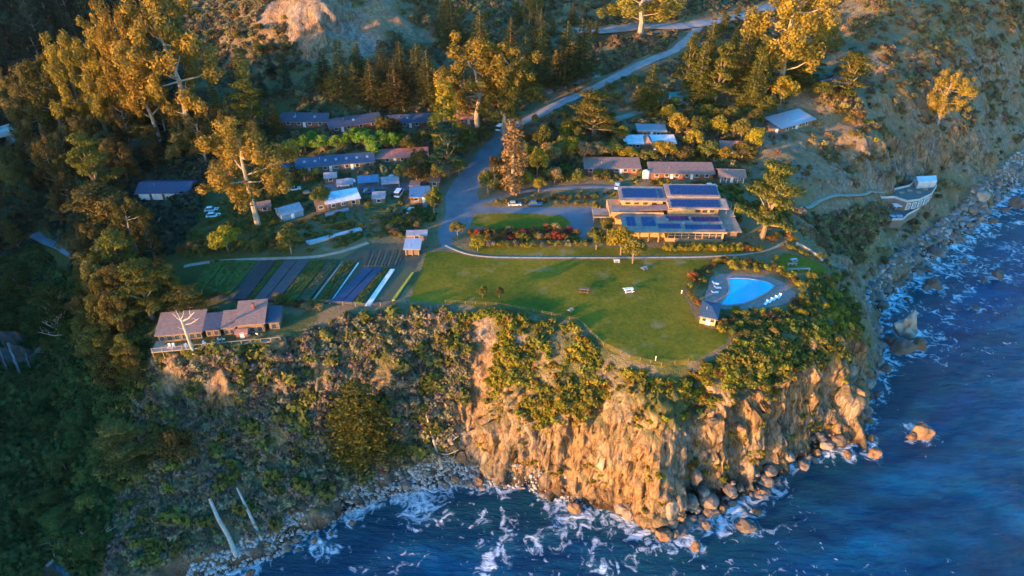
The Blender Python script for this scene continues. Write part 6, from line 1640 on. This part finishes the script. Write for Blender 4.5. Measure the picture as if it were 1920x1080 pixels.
def kp_back(x, y, z, s, rs):
    return (z > 36.3) & bare_at(x, y, [(650,50),(640,20),(620,80),(565,30),(715,20),(600,95),(690,60),(600,40),(680,85),(740,45),(520,20),(770,60)], 8.5) & (rs.rand(len(x)) < 0.30 + 0.70 * sstep(-0.25, 0.3, fbm(x / 10, y / 10, 0 * x, 65, 3)))
scatter('hillside_scrub', 'olive brush over the hillside behind the buildings', 'chap', [(250,-90),(1560,-90),(1520,150),(1440,240),(1400,330),(1100,345),(990,345),(880,270),(700,335),(500,340),(380,330),(300,200)], 1.45, 0.7, 2.1, 9, kp_back)
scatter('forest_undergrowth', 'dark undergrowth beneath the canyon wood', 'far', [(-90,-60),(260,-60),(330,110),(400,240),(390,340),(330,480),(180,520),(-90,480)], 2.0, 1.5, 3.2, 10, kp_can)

def kp_gard(x, y, z, s, rs):
    ok = np.ones(len(x), bool)
    for fx, fy, fz, fw, fd in FOOT:
        c, s_ = math.cos(fz), math.sin(fz)
        u = (x - fx) * c + (y - fy) * s_; v = -(x - fx) * s_ + (y - fy) * c
        ok &= ~((u > -1) & (u < fw + 1) & (v > -1.5) & (v < fd + 1))
    return ok & (rs.rand(len(x)) < 0.10 + 0.9 * sstep(-0.1, 0.45, fbm(x / 6, y / 6, 0 * x, 66, 3)))
scatter('yard_plants', 'low weeds and plants around the yard and plots', 'olive', [(370,400),(480,340),(700,320),(835,330),(820,470),(700,455),(560,480),(400,490),(340,500)], 0.9, 0.35, 1.1, 21, kp_gard)
scatter('garden_plants', 'low garden plants around the lodge and guest houses', 'yellow', [(905,360),(980,300),(1100,260),(1400,260),(1450,300),(1500,440),(1470,470),(1380,475),(1210,478),(880,465),(900,400)], 1.0, 0.35, 1.0, 22, kp_gard)
scatter('verge_plants', 'dark low plants along the drives and house fronts', 'grove', [(905,360),(960,250),(1100,230),(1400,230),(1450,300),(1500,440),(1400,475),(1100,470),(880,465),(900,400)], 1.3, 0.35, 1.2, 23, kp_gard)

def kp_ledge(x, y, z, s, rs):
    return (z > 5) & (z < 27) & (rs.rand(len(x)) < 0.85 * sstep(0.12, 0.5, fbm(x / 3.5, y / 3.5, z / 5, 67, 3)))
scatter('ledge_plants', 'plants rooted on ledges of the sea cliff', 'brow', [(850,800),(960,740),(1100,730),(1250,780),(1370,740),(1520,700),(1640,620),(1640,690),(1580,760),(1480,850),(1380,915),(1240,985),(1100,930),(960,890),(860,860)], 0.8, 0.35, 1.0, 25, kp_ledge)

scatter('canyon_ferns', 'lighter green plants through the dark canyon undergrowth', 'olive', [(-60,520),(60,520),(180,560),(270,640),(270,760),(230,920),(190,1090),(80,1100),(-60,1100)], 2.6, 0.8, 2.4, 26, kp_can)

scatter('path_side_scrub', 'olive brush on the slope under the bath path', 'chap', [(1498,405),(1560,392),(1650,372),(1660,410),(1625,470),(1590,500),(1530,455)], 1.0, 0.6, 1.9, 27, kp_can)

# ------------------------------------------------------------------ rocks
def rock_mat(name, cols):
    return mat(name, cols, 0.9, 0.85, 0.8, objvar=0.2, bscale=2.2)
ROCK = {'s': rock_mat('pale_sandstone', [(0.13,0.11,0.095),(0.25,0.21,0.175),(0.36,0.30,0.25)]), 'o': rock_mat('rusty_rock', [(0.065,0.04,0.024),(0.15,0.085,0.045),(0.23,0.135,0.075)]), 'd': rock_mat('dark_wet_rock', [(0.035,0.03,0.03),(0.09,0.072,0.06),(0.15,0.11,0.08)])}
def rock_mesh(seed, sub=3, amp=0.34, flat=1.0):
    bm = bmesh.new(); bmesh.ops.create_icosphere(bm, subdivisions=sub, radius=1.0)
    co = np.array([v.co[:] for v in bm.verts])
    rs = np.random.RandomState(seed)
    off = rs.rand(3) * 50 + 3
    r = 1 + amp * fbm(co[:, 0] * 1.1 + off[0], co[:, 1] * 1.1 + off[1], co[:, 2] * 1.1 + off[2], seed, 3) 
    p = co * r[:, None]
    for _ in range(9):                                   # cleave it with planes for flat faces
        n = rs.randn(3); n /= np.linalg.norm(n); d = 0.62 + 0.3 * rs.rand()
        q = p @ n; p = p - n[None] * np.maximum(q - d, 0)[:, None] * 0.88
    p[:, 2] *= flat
    for v, c in zip(bm.verts, p): v.co = c
    me = bpy.data.meshes.new('rock'); bm.to_mesh(me); bm.free()
    return me
ROCKS = {c: [] for c in 'sod'}
for c in 'sod':
    for s in range(5):
        me = rock_mesh(40 + s); me.materials.append(ROCK[c]); ROCKS[c].append(me)
BIGROCK = []
for s in range(3):
    me = rock_mesh(70 + s, 4, 0.5); me.materials.append(ROCK['d']); BIGROCK.append(me)
STACK = rock_mesh(77, 4, 0.55); STACK.materials.append(ROCK['s'])
RR_ = random.Random(3)
RLAB = {(1698,622):'tall pale sea stack beyond the headland, biggest of its cluster',(1722,648):'orange-lit boulder leaning on the tall pale sea stack',(1728,812):'orange rock standing alone in open water off the headland',(1120,920):'pale upright boulder at the foot of the lit cliff',(1078,952):'rusty square boulder in the surf of the cove',(1565,768):'pale tilted slab at the corner of the headland',(1580,803):'large rusty boulder against the headland corner',(868,876):'rusty boulder at the head of the cove beach',(1835,388):'pale square block on the far shore',(1400,990):'dark wet rock awash off the headland point',(1870,515):'dark rock with breaking wave far right in the water',(1640,849):'flat rusty rock lowest of the group off the headland corner',(1632,823):'small round rusty rock above the flat one off the headland corner'}
for i, (px, py, r, c) in enumerate(ROCK_PX):
    x, y, rad, _ = SEA_ROCKS[i]
    rad = r * (y * CP + CAM_Z * SP) / FPX
    o = link('sea_rock', STACK if r > 20 and c == 's' else ROCKS[c][RR_.randrange(5)])
    z = max(0.0, h1(x, y))
    tall = 1.45 if (px, py) in ((1698,622),(1120,920)) else RR_.uniform(0.7, 1.0)
    o.location = (x, y, z + rad * tall * 0.25); o.scale = (rad, rad * RR_.uniform(.75, 1.05), rad * tall); o.rotation_euler = (RR_.uniform(-.25,.25), RR_.uniform(-.25,.25), RR_.random() * 6.28)
    if (px, py) in RLAB: lab = RLAB[(px, py)]
    else:
        where = 'far shore at right' if px > 1640 and py < 600 else 'surf at the headland corner' if px > 1480 else 'foot of the headland cliff' if px > 1180 else 'cove below the lit cliff' if px > 700 else 'cove edge by fallen trunks'
        lab = {'s':'pale','o':'rusty','d':'dark wet'}[c] + ' rock in the ' + where
    tag(o, lab, 'rock', 'rocks along the shore')
# the white buttress that ends the point
for i, (px, py, z, sx, sy, sz, c, lab) in enumerate(((1246,900,9.5,2.6,2.4,5.0,'s','pale upper block of the buttress at the cliff point'),(1252,945,4.5,3.0,2.6,3.6,'s','pale lower block of the buttress at the cliff point'),(1228,935,4.0,2.2,2.2,3.4,'s','left shoulder of the pale buttress at the cliff point'),(1270,925,5.0,2.2,2.2,4.6,'o','brown right flank of the buttress at the cliff point'))):
    x, y = P(px, py, z)
    o = link('cliff_buttress', ROCKS[c][(i * 2) % 5]); o.location = (x, y - 1.2, z); o.scale = (sx * 1.15, sy * 1.15, sz); o.rotation_euler = (0, 0, i * 1.1); tag(o, lab, 'rock', 'buttress blocks at the point')
# boulder beaches: too many to count
def rock_kit(name, m, seeds):
    c = bpy.data.collections.new(name)
    for s in seeds:
        me = rock_mesh(s, 2, 0.3, 0.8); me.materials.append(m)
        c.objects.link(bpy.data.objects.new('pebble_%s_%d' % (name, s), me))
    return c
M_COB = rock_mat('beach_cobbles', [(0.14,0.135,0.135),(0.28,0.27,0.27),(0.48,0.46,0.46)])
M_COBD = rock_mat('shore_boulders', [(0.06,0.05,0.05),(0.15,0.12,0.10),(0.26,0.20,0.16)])
def beach(name, label, poly_px, spacing, smin, smax, m, seed, zr=(-0.4, 6.0)):
    rs = np.random.RandomState(seed)
    poly = [P(a, b, 1.5) for a, b in poly_px]
    xs = [p[0] for p in poly]; ys = [p[1] for p in poly]
    n = int((max(xs) - min(xs)) * (max(ys) - min(ys)) / spacing ** 2)
    x = rs.uniform(min(xs), max(xs), n); y = rs.uniform(min(ys), max(ys), n)
    k = inpoly(poly, x, y); x, y = x[k], y[k]
    z = H0(x, y); k = (z > zr[0]) & (z < zr[1]); x, y, z = x[k], y[k], z[k]
    put_points(name, label, None, np.stack([x, y, z + 0.05], 1), rs, smin, smax, rock_kit(name + '_kit', m, range(seed, seed + 4)))
COVE = [(330,1100),(360,1065),(440,1030),(520,990),(600,945),(700,888),(800,858),(870,850),(950,870),(1010,890),(1100,922),(1090,945),(960,925),(880,935),(790,930),(700,955),(610,1000),(520,1040),(420,1090)]
beach('beach_cobbles', 'pale cobbles of the cove beach', COVE, 0.40, 0.12, 0.48, M_COB, 81)
beach('cove_boulders', 'larger grey boulders strewn along the cove beach', COVE, 3.0, 0.4, 1.2, M_COBD, 85)
FAR = [(1600,570),(1625,545),(1650,512),(1700,474),(1760,425),(1810,385),(1850,345),(1905,295),(1990,235),(2040,250),(1930,345),(1870,400),(1840,435),(1770,485),(1710,535),(1660,580),(1645,640),(1610,620)]
beach('shore_cobbles', 'grey cobbles of the far shore at right', FAR, 1.0, 0.25, 0.8, M_COB, 89, (-0.5, 7))
beach('shore_boulders', 'dark boulders strewn along the far shore at right', FAR, 2.0, 0.5, 2.0, M_COBD, 93, (-0.9, 8))
beach('headland_boulders', 'dark boulders heaped at the foot of the headland', [(1150,925),(1215,950),(1290,935),(1390,895),(1490,830),(1580,740),(1650,650),(1665,700),(1610,790),(1520,860),(1440,915),(1340,970),(1250,1020),(1180,985)], 1.4, 0.4, 1.9, M_COBD, 97, (-0.9, 4.5))

# ------------------------------------------------------------------ dead trees
def dead_tree(name, label, base, top, r0, r1, limbs=(), cat='dead tree', lean=None, twigs=0, seed=0):
    b = Vector(base)
    root = empty(name, tuple(b)); tag(root, label, cat)
    t = Vector(top) - b
    rs = random.Random(seed)
    m = MB(); pts = [Vector((0, 0, -.6))] + [t * k + Vector((rs.uniform(-.15,.15), rs.uniform(-.15,.15), 0)) for k in (.33, .66)] + [t]
    m.path(pts, [r0, r0 * .85, (r0 + r1) / 2, r1], 8); m.build('trunk', M_SNAG, root)
    for k, dx, dy, dz, rr in limbs:
        p = t * k; q = p + Vector((dx, dy, dz)); mid = p.lerp(q, .5) + Vector((0, 0, -.12 * (q - p).length))
        l = MB().path([p, mid, q], [rr, rr * .7, rr * .3], 6)
        for _ in range(twigs):
            f = rs.uniform(.4, .95); s = p.lerp(q, f); l.tube(s, s + Vector((rs.uniform(-1,1), rs.uniform(-1,1), rs.uniform(.1,1))) * (q - p).length * .35, rr * .35, rr * .1, 4)
        l.build('branch', M_SNAG, root)
    return root
g = G(363, 660); h_ = top_h(g[0], g[1], g[2], 598)
dead_tree('dead_snag','white dead snag with three raised limbs in front of the cliff house', g, (g[0] - .4, g[1], g[2] + h_), .46, .28, ((.93,3.6,.3,2.6,.26),(.95,-1.8,.2,2.0,.2),(.82,3.8,.8,1.4,.2),(.98,-.6,.1,2.8,.16),(.7,-1.4,-.4,.9,.12),(.99,1.2,.3,2.4,.14)), seed=1, twigs=1)
a = G(445, 1046); b = G(398, 948); dead_tree('fallen_trunk','thick split white trunk lying up the slope by the cove', (a[0], a[1], a[2] + .8), (b[0], b[1], b[2] + 2.4), .6, .34, ((.75,-1.2,.8,1.0,.2),(.5,.5,.6,.2,.15)), 'fallen trunk', seed=2)
a = G(492, 1014); b = G(448, 926); dead_tree('fallen_trunk','slimmer straight white trunk lying up the slope by the cove', (a[0], a[1], a[2] + .8), (b[0], b[1], b[2] + 2.2), .42, .2, ((.9,-.5,.5,.5,.1),), 'fallen trunk', seed=3)
a = G(830, 864); b = G(803, 778); dead_tree('dead_snag','leaning dead trunk with bare side branches at the head of the cove', (a[0], a[1] - 2.2, a[2] + .2), (b[0], b[1] - 2.8, b[2] + 2.4), .45, .18, ((.25,5.5,-1,2.6,.16),(.4,6.0,.6,3.2,.16),(.12,4.0,-1,1.2,.12)), seed=4, twigs=3)
g = G(105, 1062); dead_tree('dead_tree','grey-blue bare tree fallen across the canyon mouth', (g[0] - 2, g[1], g[2] + .8), (g[0] + 7, g[1] + 5, g[2] + 4.5), .4, .12, tuple((.2 + .1 * k, -3 + 1.3 * k, 4 - .5 * k, 2.0 + .3 * (k % 3), .14) for k in range(8)), seed=5, twigs=6)
g = G(140, 640); dead_tree('dead_tree','grey dead tree with spreading limbs in the canyon', g, (g[0] - 2, g[1], g[2] + 9), .4, .15, ((.4,-6,0,3.5,.25),(.55,-4,1,4,.2),(.7,3,0,3,.2),(.8,-2,-1,4,.15),(.3,-8,-1,1.5,.2),(.9,2,1,3,.12)), seed=6, twigs=5)

# ------------------------------------------------------------------ creek and waterfall in the canyon
M_FALL = mat('falling_water', [(0.06,0.10,0.15),(0.14,0.20,0.26),(0.30,0.36,0.42)], 0.7, 0.3, 0.3, (3,3,.4), world=True)
M_CREEK = mat('creek_water', [(0.015,0.03,0.045),(0.03,0.06,0.085),(0.12,0.17,0.21)], 0.8, 0.15, 0.4, world=True)
drape('creek', [G(a, b) for a, b in ((35,716),(45,760),(60,820),(55,900),(62,980),(95,1050),(150,1085),(200,1110))], 2.4, M_CREEK, lift=0.2, across=4)
for i, (px, y0, y1, wd, lab) in enumerate(((40,650,712,.8,'main white strand of the canyon waterfall at left edge'),(16,656,706,.45,'thinner strand of water left of the main canyon waterfall'),(58,668,703,.3,'short strand of water right of the main canyon waterfall'))):
    a = Vector(G(px, y1)); tz = top_h(a.x, a.y, a.z, y0)
    r = empty('waterfall', tuple(a)); tag(r, lab, 'waterfall')
    b = MB()
    k = 8; rs = random.Random(i)
    prev = None
    for q in range(k + 1):
        t = q / k; c = Vector((rs.uniform(-.25,.25), 1.2 * t + .3, tz * t)); w2 = wd * (1.0 - .3 * t + rs.uniform(-.15,.25)) * .5
        cur = [c + Vector((-w2,0,0)), c + Vector((-w2*.3,-.2,0)), c + Vector((w2*.3,-.2,0)), c + Vector((w2,0,0)), c + Vector((0,.5,0))]
        if prev:
            n = len(cur)
            b.add(prev + cur, [(j, (j+1) % n, n + (j+1) % n, n + j) for j in range(n)])
        prev = cur
    b.build('water_curtain', M_FALL, r)
    MB().tube((0,-.6,-.2),(0,-.6,.35),wd*.9,wd*.4,9).build('splash', M_FALL, r)
# rock behind the fall
for i, (px, py, s, h, lab) in enumerate(((36,700,4,6.5,'dark rock face right behind the canyon waterfall'),(6,702,3.5,5.5,'dark rock at the left edge beside the waterfall'),(66,698,3,4.5,'dark rock right of the canyon waterfall'),(24,680,4.5,8,'higher dark rock above the canyon waterfall'))):
    g = G(px, py); o = link('canyon_rock', BIGROCK[i % 3]); o.location = (g[0], g[1] + 3.6, g[2] + h * .2); o.scale = (s, s * .6, h); o.rotation_euler = (0, 0, .15 * i); tag(o, lab, 'rock')

# ------------------------------------------------------------------ young plants on the green beds
pts = []
rs_ = np.random.RandomState(12)
for q, k in FARM_ROWS:
    q = np.array(q); n = 260
    u, v = rs_.rand(n), rs_.rand(n)
    p = (q[0] * (1 - u)[:, None] + q[1] * u[:, None]) * (1 - v)[:, None] + (q[3] * (1 - u)[:, None] + q[2] * u[:, None]) * v[:, None]
    pts.append(np.column_stack([p, np.full(n, 35.62)]))
put_points('vegetable_plants', 'green vegetable plants growing on the farm rows', 'olive', np.concatenate(pts), rs_, 0.16, 0.32)

# ------------------------------------------------------------------ labels that say which tree
LM = ((570,225,'the leftmost slate cabin'),(668,228,'the middle slate cabin'),(765,225,'the third slate cabin'),(630,300,'the long blue cabins'),(755,296,'the faded red cabin'),(305,355,'the white-doored garage'),(455,330,'the orange eucalyptus'),(310,100,'the tallest golden eucalyptus'),(905,150,'the two golden eucalyptus'),(960,300,'the withered columnar tree'),(1150,315,'the left guest house'),(1275,320,'the right guest house'),(1218,265,'the long white roof'),(1374,278,'the terracotta-roofed house'),(1487,230,'the pale metal roof'),(1282,186,'the green-roofed cabin'),(1222,160,'the bare-trunked conifer'),(1112,215,'the flat-plated cypress'),(1485,80,'the large golden eucalyptus'),(1600,145,'the dense bluff cypress'),(1205,40,'the highway eucalyptus'),(105,465,'the canyon road'),(40,670,'the waterfall'),(410,620,'the cliff house'),(640,378,'the potting shed'),(550,398,'the glass greenhouse'),(773,467,'the open plot shed'),(690,345,'the yard canopies'),(165,300,'the yellow-topped cypress'),(10,250,'the highway bridge'),(650,50,'the bare hill scar'),(90,200,'the dull brown eucalyptus'),(1060,170,'the spur road'),(220,480,'the yellow-lit cypress'),(420,445,'the bright round tree'),(120,40,'the upper left corner'),(985,60,'the brushy middle hillside'),(440,120,'the slim lone conifer'),(1340,120,'the highway bend'),(150,820,'the dark canyon flank'),(130,980,'the canyon mouth'))
KW = {'euc':'eucalyptus','grove':'broad tree','con':'conifer','cyp':'spreading cypress','round':'rounded tree','col':'columnar tree','bush':'shrub'}
groups_ = {}
for root_, kind_, leaf_, x_, y_, z_ in AUTO:
    dz = z_ - CAM_Z; dd = y_ * CP - dz * SP
    px_, py_ = 960 + FPX * x_ / dd, 540 - FPX * (y_ * SP + dz * CP) / dd
    lx, ly, ln = min(LM, key=lambda q: (q[0] - px_) ** 2 + 1.6 * (q[1] - py_) ** 2)
    dx, dy = px_ - lx, py_ - ly
    rel = ('left of' if dx < 0 else 'right of') if abs(dx) > 2.2 * abs(dy) else ('above' if dy < 0 else 'below') if abs(dy) > 2.2 * abs(dx) else ('above' if dy < 0 else 'below') + (' and left of' if dx < 0 else ' and right of')
    groups_.setdefault((0, '%s %s %s %s' % (CW[leaf_], KW[kind_], rel, ln)), []).append((px_, root_))
for (_, lab_), lst in groups_.items():
    for _, o_ in lst: o_['label'] = lab_
ORD = ('leftmost','second from left','third from left','fourth from left','fifth from left','sixth from left','seventh from left','eighth from left','ninth from left','tenth from left','eleventh from left','twelfth from left','thirteenth from left','fourteenth from left','fifteenth from left','sixteenth from left','seventeenth from left','eighteenth from left','nineteenth from left','twentieth from left')
NUM = (0,0,'two','three','four','five','six','seven','eight','nine','ten','eleven','twelve','thirteen','fourteen','fifteen','sixteen','seventeen','eighteen','nineteen','twenty')
same_ = {}
for o_ in COL.objects:
    if o_.parent is None and 'label' in o_ and 'category' in o_:
        x_, y_, z_ = o_.location; dd = y_ * CP - (z_ - CAM_Z) * SP
        same_.setdefault(o_['label'], []).append((x_ / dd, o_))
for lab_, lst in same_.items():
    n_ = len(lst)
    if n_ < 2 or n_ > 20: continue
    lst.sort(key=lambda q: q[0])
    for i, (_, o_) in enumerate(lst):
        o_['label'] = ('left' if i == 0 else 'right') + ' one of two: ' + lab_ if n_ == 2 else ORD[i] + ' of ' + NUM[n_] + ': ' + lab_

# ------------------------------------------------------------------ evening haze in the air over the coast
hz, hnt, HN, HK, HB = _new('sea_haze')
HN.remove(HB)
pv = HN.new('ShaderNodeVolumePrincipled'); pv.inputs['Color'].default_value = (0.95, 0.93, 0.92, 1); pv.inputs['Density'].default_value = 0.000014; pv.inputs['Anisotropy'].default_value = 0.2
HK.new(pv.outputs[0], HN['Material Output'].inputs['Volume'])
hb_ = MB().box(-1600, 1600, -500, 1500, -12, 330).build('haze', hz); tag(hb_, 'thin evening haze over the coast', None, None, 'stuff')
